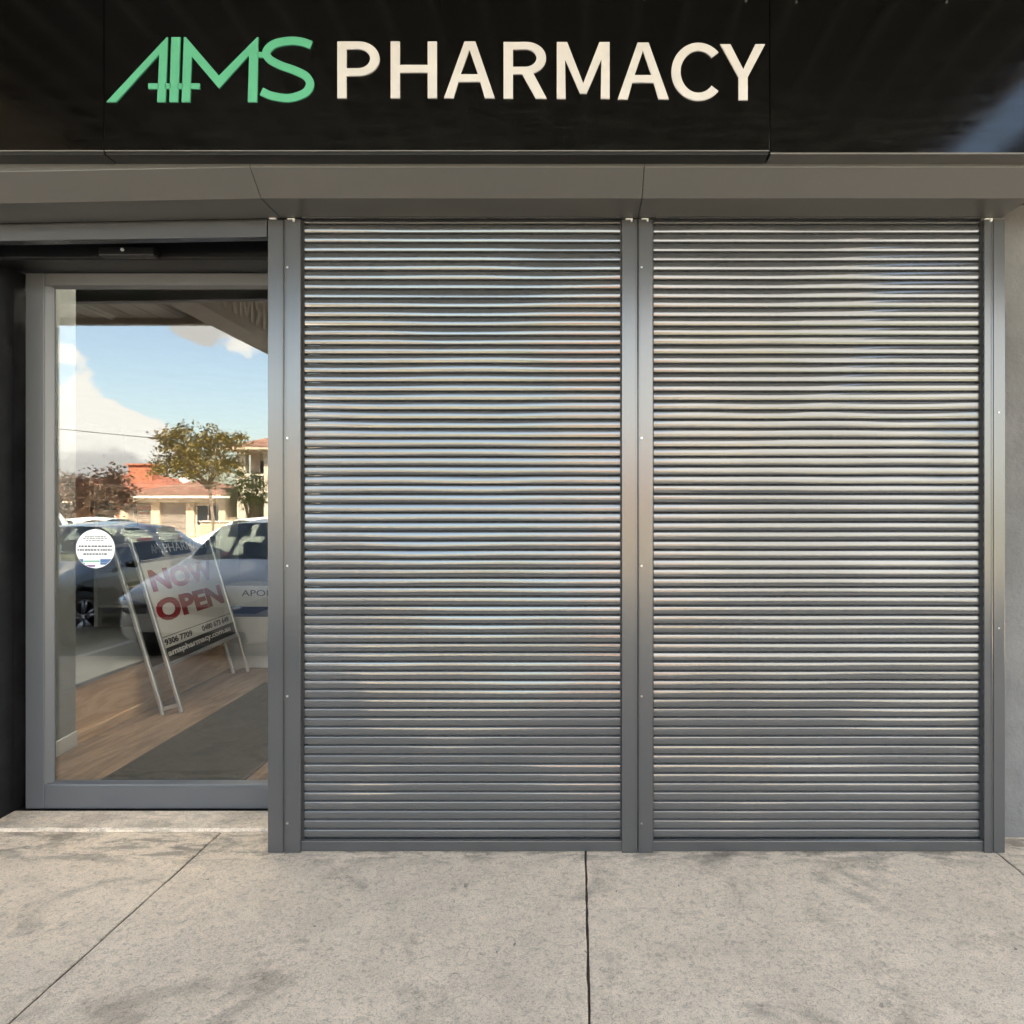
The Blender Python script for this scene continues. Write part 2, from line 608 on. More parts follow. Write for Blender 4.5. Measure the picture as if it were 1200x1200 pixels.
def B(*a):
    return MB().box(*a)


def curve_mesh(outlines, thick):
    """flat outlines (with holes) to a solid plate lying in xy, thick along z"""
    cu = bpy.data.curves.new('outline', 'CURVE')
    cu.dimensions = '2D'
    cu.fill_mode = 'BOTH'
    cu.extrude = thick / 2
    for pts in outlines:
        s = cu.splines.new('POLY')
        s.points.add(len(pts) - 1)
        for p, q in zip(s.points, pts):
            p.co = (q[0], q[1], 0, 1)
        s.use_cyclic_u = True
    return to_mesh(cu)


def to_mesh(cu):
    o = bpy.data.objects.new('outline', cu)
    COL.objects.link(o)
    dg = bpy.context.evaluated_depsgraph_get()
    me = bpy.data.meshes.new_from_object(o.evaluated_get(dg))
    bpy.data.objects.remove(o)
    bpy.data.curves.remove(cu)
    return me


def text_mesh(s, size=1.0, fat=0.0, thick=.002, width=None, height=None, space=1.0):
    cu = bpy.data.curves.new('words', 'FONT')
    cu.body = s
    cu.size = size
    cu.offset = fat
    cu.extrude = thick / 2
    cu.space_character = space
    cu.resolution_u = 4
    me = to_mesh(cu)
    xs = [v.co.x for v in me.vertices]; ys = [v.co.y for v in me.vertices]
    x0, x1, y0, y1 = min(xs), max(xs), min(ys), max(ys)
    sx = width / (x1 - x0) if width else 1.0
    sy = height / (y1 - y0) if height else 1.0
    for v in me.vertices:
        v.co.x = (v.co.x - x0) * sx
        v.co.y = (v.co.y - y0) * sy
    return me


def place(me, origin, ux, uy, parent, name, mat):
    """lay a flat mesh (x right, y up) on a plane through origin with axes ux, uy"""
    ux = Vector(ux).normalized(); uy = Vector(uy).normalized()
    n = ux.cross(uy)
    M = Matrix((ux, uy, n)).transposed().to_4x4()
    off = Vector((0, 0, 0))
    p = parent
    while p is not None:
        off += p.location
        p = p.parent
    M.translation = Vector(origin) - off
    me.transform(M)
    me.name = name
    return link(name, me, mat, parent)


# ------------------------------------------------------------------ ground, pavement, road
g = struct(B(-400, 400, -500, 300, -.60, -.20).build('ground', 'ground'))
road = struct(B(-60, 60, -17.0, -3.27, -.25, -.15).build('road', 'asphalt'))
kerb = struct(B(-60, 60, -3.27, -3.12, -.25, -.008).build('kerb', 'threshold_concrete', bevel=.02))
pave = struct(B(-30, 30, -3.12, 0.6, -.25, -.007).build('pavement', 'joint'))
xs_j = [-9.9, -8.24, -6.58, -4.93, -3.27, -1.604, .033, 1.775, 3.43, 5.09, 6.75, 8.4]
ys_j = [-3.118, -1.81, .205]
gap = .0045
for i in range(len(xs_j) - 1):
    for j in range(2):
        x0, x1, y0, y1 = xs_j[i] + gap, xs_j[i + 1] - gap, ys_j[j] + gap * .5, ys_j[j + 1] - gap * .5
        dz = random.uniform(-.0012, .0012)
        ny = int((y1 - y0) / .045)
        jit = lambda: random.uniform(-.0016, .0016) if 0 < k < ny else 0
        ring = []
        for k in range(ny + 1):
            ring.append((x1 + jit(), y0 + (y1 - y0) * k / ny))
        for k in range(ny, -1, -1):
            ring.append((x0 + jit(), y0 + (y1 - y0) * k / ny))
        n_ = len(ring)
        inner = [(x + (.005 if x < (x0 + x1) / 2 else -.005), y) for x, y in ring]
        b = MB().add([(x, y, -.0065) for x, y in ring] + [(x, y, dz - .0025) for x, y in ring] + [(x, y, dz) for x, y in inner],
                     [(q, (q + 1) % n_, n_ + (q + 1) % n_, n_ + q) for q in range(n_)] + [(n_ + q, n_ + (q + 1) % n_, 2 * n_ + (q + 1) % n_, 2 * n_ + q) for q in range(n_)]
                     + [tuple(range(2 * n_, 3 * n_)), tuple(reversed(range(n_)))])
        b.build('paving_slab', 'concrete', pave)
for k in range(-2, 8):                       # bay lines on the road
    x = -8.15 + k * 2.62
    struct(B(x, x + .09, -8.4, -3.6, -.15, -.146).build('bay_line', 'line_paint'))
far_kerb = struct(B(-60, 60, -17.15, -17.0, -.25, -.02).build('far_kerb', 'threshold_concrete', bevel=.02))
verge = struct(B(-60, 60, -19.2, -17.15, -.25, -.04).build('grass_verge', 'grass'))
fpath = struct(B(-60, 60, -20.8, -19.2, -.25, -.03).build('far_footpath', 'concrete'))
yard = struct(B(-60, 60, -90, -20.8, -.25, -.05).build('front_gardens', 'grass'))
drive = struct(B(-24.6, -19.2, -34.0, -20.8, -.06, -.045).build('driveway', 'threshold_concrete'))

# ------------------------------------------------------------------ shop building
shop = thing('shop_building', 'grey rendered shop building around the shuttered pharmacy front', 'building', (0, .15, 0))
B(1.785, 7.5, .148, .40, -.02, 4.7).build('wall', 'render_grey', shop)
B(-8.5, -2.72, .195, .40, -.02, 2.76).build('pier_wall', 'reveal_black', shop, bevel=.004)
B(-2.98, -2.70, .401, .56, -.02, 2.76).build('reveal', 'reveal_black', shop)
B(-2.72, -2.700, .197, .400, -.02, 2.76).build('reveal_lining', 'reveal_black', shop)
B(-8.5, 1.785, .15, .40, 2.76, 4.7).build('bulkhead_wall', 'plaster_grey', shop)
SKX0, SKX1, SKY0, SKY1 = -4.6, -.7, .70, 1.75  # roof opening added out of view to light the interior
for nm, z0, z1, yb, mt in (('roof', 4.5, 4.65, .40, 'plaster_grey'), ('ceiling', 2.95, 3.0, .62, 'plaster_grey')):
    b = MB()
    b.box(-8.5, SKX0, yb, 10.2, z0, z1)
    b.box(SKX1, 7.5, yb, 10.2, z0, z1)
    b.box(SKX0, SKX1, yb, SKY0, z0, z1)
    b.box(SKX0, SKX1, SKY1, 10.2, z0, z1)
    b.build(nm, mt, shop)
sh = MB()
for a in ((SKX0 - .02, SKX0, SKY0, SKY1), (SKX1, SKX1 + .02, SKY0, SKY1), (SKX0, SKX1, SKY0 - .02, SKY0), (SKX0, SKX1, SKY1, SKY1 + .02)):
    sh.box(*a, 3.001, 4.499)
sh.build('added_light_shaft', 'plaster_white', shop)
B(SKX0 - .05, SKX1 + .05, SKY0 - .05, SKY1 + .05, 4.652, 4.66).build('added_light_pane', 'opal', shop)  # added diffusing pane, there only to brighten the shop inside
B(-8.5, 7.5, 10.0, 10.2, -.02, 4.5).build('back_wall', 'plaster_grey', shop)
B(-8.5, -8.3, .40, 10.0, -.02, 4.5).build('side_wall', 'plaster_white', shop)
B(7.3, 7.5, .40, 10.0, -.02, 4.5).build('side_wall', 'plaster_white', shop)
B(-1.10, 1.785, .30, .40, -.02, 2.76).build('window_wall', 'dark_paint', shop)
B(-8.5, 1.785, .402, .62, 2.60, 4.5).build('lintel', 'plaster_grey', shop)
# head of the doorway, hung slightly out of level
hd = MB().box(-2.95, -1.312, .0, .05, 2.602, 2.672)
hd.v = [(x, y, z - max(0, (-1.312 - x)) * .017) for x, y, z in hd.v]
hd.build('door_head', 'frame_paint', shop, bevel=.003)
hd = MB().box(-2.95, -1.312, .004, .03, 2.655, 2.70)
hd.v = [(x, y, z - max(0, (-1.312 - x)) * .017) for x, y, z in hd.v]
hd.build('head_trim', 'dark_paint', shop)
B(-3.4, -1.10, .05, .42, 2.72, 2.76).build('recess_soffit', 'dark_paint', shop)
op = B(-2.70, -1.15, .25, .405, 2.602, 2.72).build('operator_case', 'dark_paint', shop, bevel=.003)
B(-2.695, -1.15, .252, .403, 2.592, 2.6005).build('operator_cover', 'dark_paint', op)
tn = 60
tf = [(-2.69 + 1.59 * k / tn, .206 + random.uniform(-.004, .004) + .004 * math.sin(k * .7)) for k in range(tn + 1)]
tv = [(x, y, -.03) for x, y in tf] + [(x, y, .004 + random.uniform(-.002, .002)) for x, y in tf] + [(x, y + .012 + random.uniform(-.003, .003), .011) for x, y in tf] + [(x, .398, .012) for x, y in tf]
tm_ = tn + 1
MB().add(tv, [(r * tm_ + k, r * tm_ + k + 1, (r + 1) * tm_ + k + 1, (r + 1) * tm_ + k) for r in range(3) for k in range(tn)]).build('threshold', 'threshold_concrete', shop)
B(-2.70, -1.10, .3985, .56, -.03, .006).build('door_track', 'dark_paint', shop)

sensor = thing('motion_sensor', 'small black motion sensor above the glass sliding door', 'sensor', (-2.02, .235, 2.63))
B(-2.155, -1.905, .195, .2495, 2.592, 2.634).build('case', 'black_plastic', sensor, bevel=.006)
MB().cyl((-2.045, .196, 2.618), (-2.045, .190, 2.618), .0075, 14).build('lens', 'white_plastic', sensor)

# ------------------------------------------------------------------ sign band over the shop front
SY = -.36
S = .003169                      # metres per unit of the lettering layout
sign = thing('shop_sign', 'long glossy black fascia sign with green AMS and white PHARMACY letters', 'shop sign', (0, SY, 2.78))


def su(p):
    return ((p[0] - 677) * S, 1.44 + (600 - p[1]) * S)


for x0, x1 in ((-6.0, -1.7605), (-1.7575, .7115), (.7145, 6.5)):
    B(x0, x1, SY, SY + .055, 2.781 if x0 < .7 else 2.772, 3.88).build('panel', 'black_panel', sign, bevel=.0012)
B(-6.0, 6.5, SY + .0555, .149, 2.80, 3.88).build('backing', 'dark_paint', sign)
for x0, x1, mt in ((-6.0, -1.762, 'dark_paint'), (-1.755, .708, 'dark_paint'), (.718, 6.5, 'housing_paint')):
    B(x0, x1, SY + .004, SY + .075, 2.7685, 2.7795 if x0 < .7 else 2.7705).build('edge_trim', mt, sign, bevel=.001)
for x0, x1, zb in ((-6.0, -1.7615, 2.781), (-1.7565, .7105, 2.781), (.7155, 6.5, 2.772)):
    B(x0, x1, SY - .0012, SY + .003, zb - .0008, zb + .0012).build('edge_highlight', 'edge_highlight', sign)      # pale alu strip, highlight along each sheet's foot put into its colour
for px, py in ((874, 1.5), (933, 3), (1109, 3), (640, -2), (755, -1), (270, -2), (1020, -3)):
    x, z = su((px, py))
    MB().cyl((x, SY + .001, z), (x, SY - .004, z), .0045, 10).build('screw', 'screw_steel', sign)


def arc(cx, cy, rx, ry, a0, a1, n=18):
    return [(cx + rx * math.cos(R(a0 + (a1 - a0) * k / n)), cy - ry * math.sin(R(a0 + (a1 - a0) * k / n))) for k in range(n + 1)]


LET = [
    ('P', [[(396, 116), (396, 50), (421, 50)] + arc(421, 70, 24.3, 20, 88, -88) + [(421, 90), (406.6, 90), (406.6, 116)],
           [(406.6, 58.7), (420, 58.7)] + arc(420, 70, 14.3, 11.3, 88, -88) + [(420, 81.3), (406.6, 81.3)]]),
    ('H', [[(458.3, 116), (458.3, 50), (469, 50), (469, 77.4), (501.6, 77.4), (501.6, 50), (512.3, 50), (512.3, 116), (501.6, 116), (501.6, 86.2), (469, 86.2), (469, 116)]]),
    ('A', [[(520.7, 116), (544.7, 50), (557.3, 50), (580, 116), (568.4, 116), (562.9, 97), (537.4, 97), (531.7, 116)],
           [(540, 88.3), (560.4, 88.3), (550.4, 59.5)]]),
    ('R', [[(590.3, 116.6), (590.3, 50.6), (616, 50.6)] + arc(617, 69.3, 23, 18.7, 88, -70) + [(640.6, 116.6), (628, 116.6), (612, 88), (601.2, 88), (601.2, 116.6)],
           [(601.2, 59), (615, 59)] + arc(615.5, 69.3, 13.3, 10.3, 88, -88) + [(615, 79.6), (601.2, 79.6)]]),
    ('M', [[(652.5, 116.7), (652.5, 50.7), (664.6, 50.7), (683.4, 99), (702.4, 50.7), (714.3, 50.7), (714.3, 116.7), (703.9, 116.7), (704.6, 71), (687.3, 110.7), (679.6, 110.7), (662.2, 71), (662.9, 116.7)]]),
    ('A', [[(723.8, 117.3), (747, 51.3), (759.8, 51.3), (783.4, 117.3), (771.4, 117.3), (765.6, 98), (740.8, 98), (735.4, 117.3)],
           [(743.3, 89.3), (763, 89.3), (753.2, 60.5)]]),
    ('C', [arc(818, 85.3, 31.5, 33.8, 42, 318, 40) + arc(818, 85.3, 20.8, 24.6, 318, 42, 40)]),
    ('Y', [[(843.4, 53.2), (855.4, 53.2), (870.4, 82.5), (884.6, 53.2), (896, 53.2), (875.7, 91.5), (875.7, 118.4), (865, 118.4), (865, 91.5)]]),
]


def letter_mesh(outl, scale, thick, cx, base):
    me = curve_mesh([[((p[0] - cx) * scale, (base - p[1]) * scale) for p in o] for o in outl], thick)
    return me


for ch, outl in LET:
    me = letter_mesh(outl, S, .006, 677, 600)
    o = place(me, (0, SY - .0035, 1.44), (1, 0, 0), (0, 0, 1), sign, 'letter', 'letter_white')
LOGO = [[(378, 362), (590, 135), (594, 135), (585, 362), (556, 362), (564, 195), (412, 362)],
        [(606, 135), (638, 135), (629, 362), (599, 362)],
        [(650, 135), (657, 135), (773, 270), (907, 135), (911, 135), (906, 362), (874, 362), (879, 198), (773, 315), (677, 202), (671, 362), (642, 362)],
        [(525, 297), (562, 297), (561, 316), (525, 316)], [(585, 297), (604, 297), (603, 316), (584, 316)],
        [(629, 297), (647, 297), (646, 316), (628, 316)], [(672, 297), (705, 297), (705, 316), (671, 316)],
        [(908, 187), (928, 187), (928, 206), (908, 206)]]
for o_ in LOGO:
    me = letter_mesh([[(a / 3, b / 3) for a, b in o_]], S, .006, 677, 600)
    place(me, (0, SY - .0035, 1.44), (1, 0, 0), (0, 0, 1), sign, 'logo_stroke', 'letter_green')


def catmull(pts, n=8):
    out = []
    P = [pts[0]] + pts + [pts[-1]]
    for i in range(1, len(P) - 2):
        for k in range(n):
            t = k / n
            out.append(tuple(.5 * (2 * P[i][c] + (P[i + 1][c] - P[i - 1][c]) * t + (2 * P[i - 1][c] - 5 * P[i][c] + 4 * P[i + 1][c] - P[i + 2][c]) * t * t
                                   + (3 * P[i][c] - P[i - 1][c] - 3 * P[i + 1][c] + P[i + 2][c]) * t ** 3) for c in range(2)))
    out.append(pts[-1])
    return out


def stroke(pts, w):
    L, Rr = [], []
    for k, p in enumerate(pts):
        a, b = pts[max(k - 1, 0)], pts[min(k + 1, len(pts) - 1)]
        dx, dy = b[0] - a[0], b[1] - a[1]
        l = math.hypot(dx, dy)
        L.append((p[0] - dy / l * w / 2, p[1] + dx / l * w / 2))
        Rr.append((p[0] + dy / l * w / 2, p[1] - dx / l * w / 2))
    return L + Rr[::-1]


sp = catmull([(1096, 162), (1062, 151), (1020, 148), (968, 158), (940, 184), (948, 210), (985, 232), (1040, 252), (1078, 272), (1092, 300), (1074, 330), (1020, 348), (960, 341), (922, 325)])
me = letter_mesh([[(a / 3, b / 3) for a, b in stroke(sp, 28)]], S, .0064, 677, 600)
place(me, (0, SY - .0037, 1.44), (1, 0, 0), (0, 0, 1), sign, 'logo_stroke', 'letter_green')

# ------------------------------------------------------------------ shutter housing (45 degree roller box)
house = thing('shutter_housing', 'grey metal roller box running above the shutters and doorway', 'shutter box', (0, -.1, 2.68))
prof = [(-.285, 2.757), (-.190, 2.682), (-.188, 2.680), (.0, 2.680), (.0, 2.79), (-.285, 2.79)]
for x0, x1, tilt in ((-2.98, -1.2535, .020), (-1.2505, .2525, 0.0), (.2555, 1.79, 0.0)):
    b = MB().extrude_x(prof, x0, x1)
    b.v = [(x, y, z - max(0, -1.2535 - x) * tilt * (1 if z < 2.785 else 0)) for x, y, z in b.v]
    b.build('housing_panel', 'housing_paint', house, bevel=.0015)
for x in (-1.252, .254):
    b = MB().extrude_x([(y + .002, z + .002) for y, z in prof], x - .0014, x + .0014)
    b.build('seam', 'seal_rubber', house)
b = MB().extrude_x([(-.150, 2.6785), (-.004, 2.6785), (-.004, 2.674), (-.150, 2.674)], -1.17, .19)
for x0, x1 in ((-1.16, .18), (.325, 1.70)):
    B(x0, x1, -.012, -.002, 2.6755, 2.6795).build('edge_lip', 'frame_paint', house)


# ------------------------------------------------------------------ roller shutters
PITCH = .0396


def slat_profile():
    """convex face, short reverse curl at the hinge; (y, z) with z up from the slat's foot"""
    pts = [(.003, .0012), (-.0012, .0016), (-.0048, .0030)]
    for t in (0, .05, .18, .34, .5, .66, .82, .95, 1):      # gently bowed face
        pts.append((-.0064 - .0013 * math.sin(math.pi * t), .0048 + t * .0276))
    pts += [(-.0060, .0338), (-.0050, .0351), (-.0033, .0362), (-.0008, .0369)]
    pts += [(.0012, .0388), (.006, .0392), (.008, .0370), (.007, .003), (.004, .0005)]
    return pts


def make_shutter(label, x0, x1, gl, gr, flip):
    t = thing('roller_shutter', label, 'roller shutter', ((x0 + x1) / 2, .02, 0), group=None)
    base = None
    for k in range(67):
        if base is None:
            b = MB().extrude_x(slat_profile(), x0 - .004, x1 + .004)
            b.v = [(x - t.location.x, y, z) for x, y, z in b.v]
            o = b.build('slat', 'slat_paint', t, local=True)
            me = o.data
            for f in me.polygons:
                f.use_smooth = len(f.vertices) == 4
            bm = bmesh.new(); bm.from_mesh(me)
            for e in bm.edges:                      # crisp at the cut ends and the hinge
                if any(len(f.verts) > 4 for f in e.link_faces) or e.calc_face_angle(0) > R(38):
                    e.smooth = False
            bm.to_mesh(me); bm.free()
            base = o
        else:
            o = base.copy()
            COL.objects.link(o)
        o.location = (random.uniform(-.0012, .0012), .014 + random.uniform(-.0006, .0006), .052 + PITCH * k)
        o.rotation_euler = (R(random.gauss(0, 1.1)), R(random.uniform(-.02, .02)), 0)
    bx = MB().extrude_x([(.010, .004), (.010, .046), (.016, .052), (.036, .052), (.036, .004)], x0 - .004, x1 + .004)
    bx.build('bottom_rail', 'frame_paint', t, bevel=.0015)
    for (a, b_, sc_off) in (gl, gr):
        gd = MB().extrude_y([(0, 0)], 0, 1) if False else None
        gm = MB()
        # channel: face, return into the slot, and back
        gm.box(a, b_, .0, .062, .001, 2.676)
        go = gm.build('guide_rail', 'frame_paint', t, bevel=.0022)
        # raised rib beside the seam
        rib = a + .006 if sc_off < 0 else b_ - .006
        B(rib - .0022, rib + .0022, -.0022, .0004, .002, 2.672).build('rib', 'frame_paint', go, bevel=.0008)
        slot = b_ + .003 if a < x0 else a - .003
        B(slot - .0028, slot + .0028, .022, .058, .003, 2.676).build('brush_seal', 'seal_rubber', go)
        if sc_off:
            sx = (a + .014) if sc_off < 0 else (b_ - .013)
            for z in (2.472, 1.752, 1.213, .663, .128):
                MB().cyl((sx, .0005, z), (sx, -.0032, z), .0052, 12, .0042).build('screw', 'screw_steel', go)
        B((a + b_) / 2 - .018, (a + b_) / 2 + .012, -.008, .002, 2.6728, 2.6765).build('clip', 'white_plastic', go)
        B((a + b_) / 2 + .004, (a + b_) / 2 + .011, -.008, .001, 2.664, 2.6727).build('clip', 'white_plastic', go)
    return t


make_shutter('closed grey roller shutter next to the glass door', -1.168, .184, (-1.239, -1.170, -1), (.186, .2525, 0), 0)
make_shutter('closed grey roller shutter next to the grey rendered wall', .319, 1.713, (.2555, .317, -1), (1.716, 1.752, 0), 0)
post = thing('end_post', 'slim grey aluminium post between door opening and first shutter', 'post', (-1.275, .03, 0))
B(-1.308, -1.2415, .0, .10, .001, 2.674).build('face', 'frame_paint', post, bevel=.0022)
B(-1.250, -1.2462, -.0022, .0004, .002, 2.672).build('rib', 'frame_paint', post, bevel=.0008)
B(-1.300, -1.270, -.008, .001, 2.6745, 2.678).build('clip', 'white_plastic', post)
post = thing('end_post', 'slim grey aluminium post between second shutter and rendered wall', 'post', (1.776, .03, 0))
B(1.7545, 1.803, .0, .147, .001, 2.676).build('face', 'frame_paint', post, bevel=.0022)
for z in (1.86, .95):
    MB().cyl((1.776, .0005, z), (1.776, -.003, z), .0045, 12, .0035).build('screw', 'screw_steel', post)

# ------------------------------------------------------------------ sliding glass door
door = thing('sliding_door', 'grey framed glass sliding door with round white sticker', 'door', (-1.9, .44, 0))
FX0, FX1, DY = -2.657, -1.15, .42
B(FX0, FX0 + .092, DY, DY + .05, .012, 2.590).build('stile', 'door_paint', door, bevel=.004)
B(FX1 - .09, FX1, DY, DY + .05, .012, 2.590).build('stile', 'door_paint', door, bevel=.004)
B(FX0 + .0925, FX1 - .0905, DY + .001, DY + .049, .012, .130).build('bottom_rail', 'door_paint', door, bevel=.004)
B(FX0 + .0925, FX1 - .0905, DY + .001, DY + .049, 2.530, 2.590).build('top_rail', 'door_paint', door, bevel=.004)
bd = .045
for nm, pr in (('left', None),):
    # chamfered glazing bead on all four sides
    x0, x1, z0, z1 = FX0 + .092, FX1 - .09, .1305, 2.5295
    b = MB().extrude_y([(x0 + .001, z0), (x0 + .03, z0), (x0 + .03, z1), (x0 + .001, z1)], DY + .006, DY + .014)
    MB().add([(x0, DY + .004, z0), (x0 + .030, DY + .022, z0), (x0 + .036, DY + .022, z0), (x0 + .036, DY + .027, z0), (x0, DY + .027, z0),
              (x0, DY + .004, z1), (x0 + .030, DY + .022, z1), (x0 + .036, DY + .022, z1), (x0 + .036, DY + .027, z1), (x0, DY + .027, z1)],
             [(0, 1, 6, 5), (1, 2, 7, 6), (2, 3, 8, 7), (3, 4, 9, 8), (4, 0, 5, 9), (0, 4, 3, 2, 1), (5, 6, 7, 8, 9)]).build('glazing_bead', 'door_paint', door)
    MB().extrude_x([(DY + .004, z0), (DY + .022, z0 + .011), (DY + .027, z0 + .011), (DY + .027, z0)], x0 + .036, x1).build('glazing_bead', 'door_paint', door)
    MB().extrude_x([(DY + .004, z1), (DY + .022, z1 - .011), (DY + .027, z1 - .011), (DY + .027, z1)], x0 + .036, x1).build('glazing_bead', 'door_paint', door)
B(FX0 + .085, FX1 - .085, .4475, .4535, .123, 2.537).build('glass_pane', 'door_glass', door)
# round sticker on the inside of the pane
stx, stz, sr = -2.338, 1.262, .0945
circ = [(sr * math.cos(2 * math.pi * k / 48), sr * math.sin(2 * math.pi * k / 48)) for k in range(48)]
st = place(curve_mesh([circ], .0006), (stx, .4468, stz), (1, 0, 0), (0, 0, 1), door, 'sticker', 'sticker_white')
st_y = .4462


def chord(z0, z1, x0, x1):
    pts = []
    for z in (z0, z1):
        h = math.sqrt(max(sr * sr * .96 - z * z, 0))
        pts.append((max(x0, -h), min(x1, h), z))
    (a, b, z), (c, d, w) = pts
    return [[(a, z), (b, z), (d, w), (c, w)]]


for z0, z1, x0, x1, mt in ((-.066, -.050, -.1, -.058, 'sticker_blue'), (-.066, -.050, .024, .1, 'sticker_blue'), (-.064, -.057, -.056, .022, 'sticker_green'),
                           (-.078, -.0665, .024, .1, 'sticker_blue'), (-.088, -.078, -.06, .0, 'sticker_purple'), (-.078, -.068, -.1, -.05, 'sticker_green')):
    place(curve_mesh(chord(z0, z1, x0, x1), .0004), (stx, st_y, stz), (1, 0, 0), (0, 0, 1), st, 'colour_band', mt)
# the sticker's lines of print are too small to read: ruled word blocks
rs = random.Random(3)
for zz, hw, h in ((.058, .050, .0045), (.050, .058, .0035), (.040, .044, .0035), (.012, .080, .0075), (-.006, .086, .0075), (-.026, .058, .0075)):
    outl, x = [], -hw
    while x < hw:
        w = rs.uniform(.006, .014)
        outl.append([(x, zz - h / 2), (min(x + w, hw), zz - h / 2), (min(x + w, hw), zz + h / 2), (x, zz + h / 2)])
        x += w + rs.uniform(.002, .005)
    place(curve_mesh(outl, .0004), (stx, st_y, stz), (1, 0, 0), (0, 0, 1), st, 'print_line', 'sticker_ink')

# ------------------------------------------------------------------ shop interior near the door
floor = struct(B(-8.3, 7.3, .56, 10.0, -.03, -.012).build('shop_floor', 'joint'))
x = -5.2
while x < -.6:
    y = .561 - random.uniform(0, 1.0)
    first = True
    while y < 8:
        y2 = y + 1.8
        b = B(x + .0015, x + .1435, max(y, .561) + .001, y2 - .001, -.0118, .0 + random.uniform(-.0006, .0006))
        b.build('plank', 'floor_oak', floor)
        y = y2
    x += .145
fm = thing('door_mat', 'long dark grey ribbed mat on the timber floor inside the door', 'mat', (-2.2, 1.7, 0))
mb = MB().add([(-2.545, .58, .001), (-1.782, .58, .001), (-1.79, 2.97, .001), (-2.63, 2.97, .001),
               (-2.545, .58, .009), (-1.782, .58, .009), (-1.79, 2.97, .009), (-2.63, 2.97, .009)],
              [(0, 3, 2, 1), (4, 5, 6, 7), (0, 1, 5, 4), (1, 2, 6, 5), (2, 3, 7, 6), (3, 0, 4, 7)])
mb.build('base', 'mat_rubber', fm, bevel=.002)
rb = MB()
for k in range(118):
    y = .60 + k * .02
    xl = -2.545 - .085 * (y - .58) / 2.39 + .02
    rb.box(xl, -1.805, y, y + .010, .0088, .0125)
o = rb.build('rib', 'mat_rubber', fm)
o['kind'] = 'stuff'

nib = thing('partition_wall', 'short white plaster partition just inside the glass door', 'wall', (-3.05, 1.0, 0))
MB().add([(-2.985, .57, 0), (-3.10, 1.39, 0), (-3.26, 1.39, 0), (-3.145, .57, 0), (-2.985, .57, 2.95), (-3.10, 1.39, 2.95), (-3.26, 1.39, 2.95), (-3.145, .57, 2.95)],
         [(0, 3, 2, 1), (4, 5, 6, 7), (0, 1, 5, 4), (1, 2, 6, 5), (2, 3, 7, 6), (3, 0, 4, 7)]).build('plaster', 'platform_grey', nib)
MB().add([(-2.972, .57, .001), (-3.087, 1.388, .001), (-3.099, 1.388, .001), (-2.984, .57, .001), (-2.972, .57, .09), (-3.087, 1.388, .09), (-3.099, 1.388, .09), (-2.984, .57, .09)],
         [(0, 3, 2, 1), (4, 5, 6, 7), (0, 1, 5, 4), (1, 2, 6, 5), (2, 3, 7, 6), (3, 0, 4, 7)]).build('skirting', 'plaster_white', nib)

plat = thing('display_platform', 'low window platform faced with raw plywood and dark edge strip', 'platform', (-3.9, 2.6, 0))
MB().add([(-3.11, 1.395, .001), (-3.22, 3.6, .001), (-3.24, 3.6, .001), (-3.13, 1.395, .001), (-3.11, 1.395, .352), (-3.22, 3.6, .352), (-3.24, 3.6, .352), (-3.13, 1.395, .352)],
         [(0, 3, 2, 1), (4, 5, 6, 7), (0, 1, 5, 4), (1, 2, 6, 5), (2, 3, 7, 6), (3, 0, 4, 7)]).build('plywood_face', 'plywood', plat)
MB().add([(-3.10, 1.395, .352), (-3.21, 3.6, .352), (-5.2, 3.6, .352), (-5.2, 1.395, .352), (-3.10, 1.395, .376), (-3.21, 3.6, .376), (-5.2, 3.6, .376), (-5.2, 1.395, .376)],
         [(0, 3, 2, 1), (4, 5, 6, 7), (0, 1, 5, 4), (1, 2, 6, 5), (2, 3, 7, 6), (3, 0, 4, 7)]).build('platform_top', 'platform_grey', plat, bevel=.002)
MB().add([(-3.095, 1.395, .001), (-3.205, 3.6, .001), (-3.219, 3.6, .001), (-3.109, 1.395, .001), (-3.095, 1.395, .062), (-3.205, 3.6, .062), (-3.219, 3.6, .062), (-3.109, 1.395, .062)],
         [(0, 3, 2, 1), (4, 5, 6, 7), (0, 1, 5, 4), (1, 2, 6, 5), (2, 3, 7, 6), (3, 0, 4, 7)]).build('kick_strip', 'plywood', plat)

# A-frame board leaning against the platform edge
af = thing('a_frame_sign', 'folded aluminium A-frame board reading NOW OPEN leaning inside the door', 'sandwich board', (-2.9, 2.7, 0))
P0 = Vector((-2.837, 2.06, .004))
U = Vector((-.127, 1.32, 0)).normalized()
WID = 1.326
lean = R(15.8)
side = Vector((-U.y, U.x, 0))          # horizontal, to the left of U
W = (side * math.sin(lean) + Vector((0, 0, math.cos(lean)))).normalized()
N = U.cross(W).normalized()            # towards the viewer's side


def ap(u, w, n=0.0):
    return P0 + U * u + W * w + N * n


def bar(u0, u1, w0, w1, n0, n1):
    vs = [ap(u, w, n) for n in (n0, n1) for w in (w0, w1) for u in (u0, u1)]
    return MB().add(vs, [(0, 1, 3, 2), (4, 6, 7, 5), (0, 4, 5, 1), (2, 3, 7, 6), (0, 2, 6, 4), (1, 5, 7, 3)])


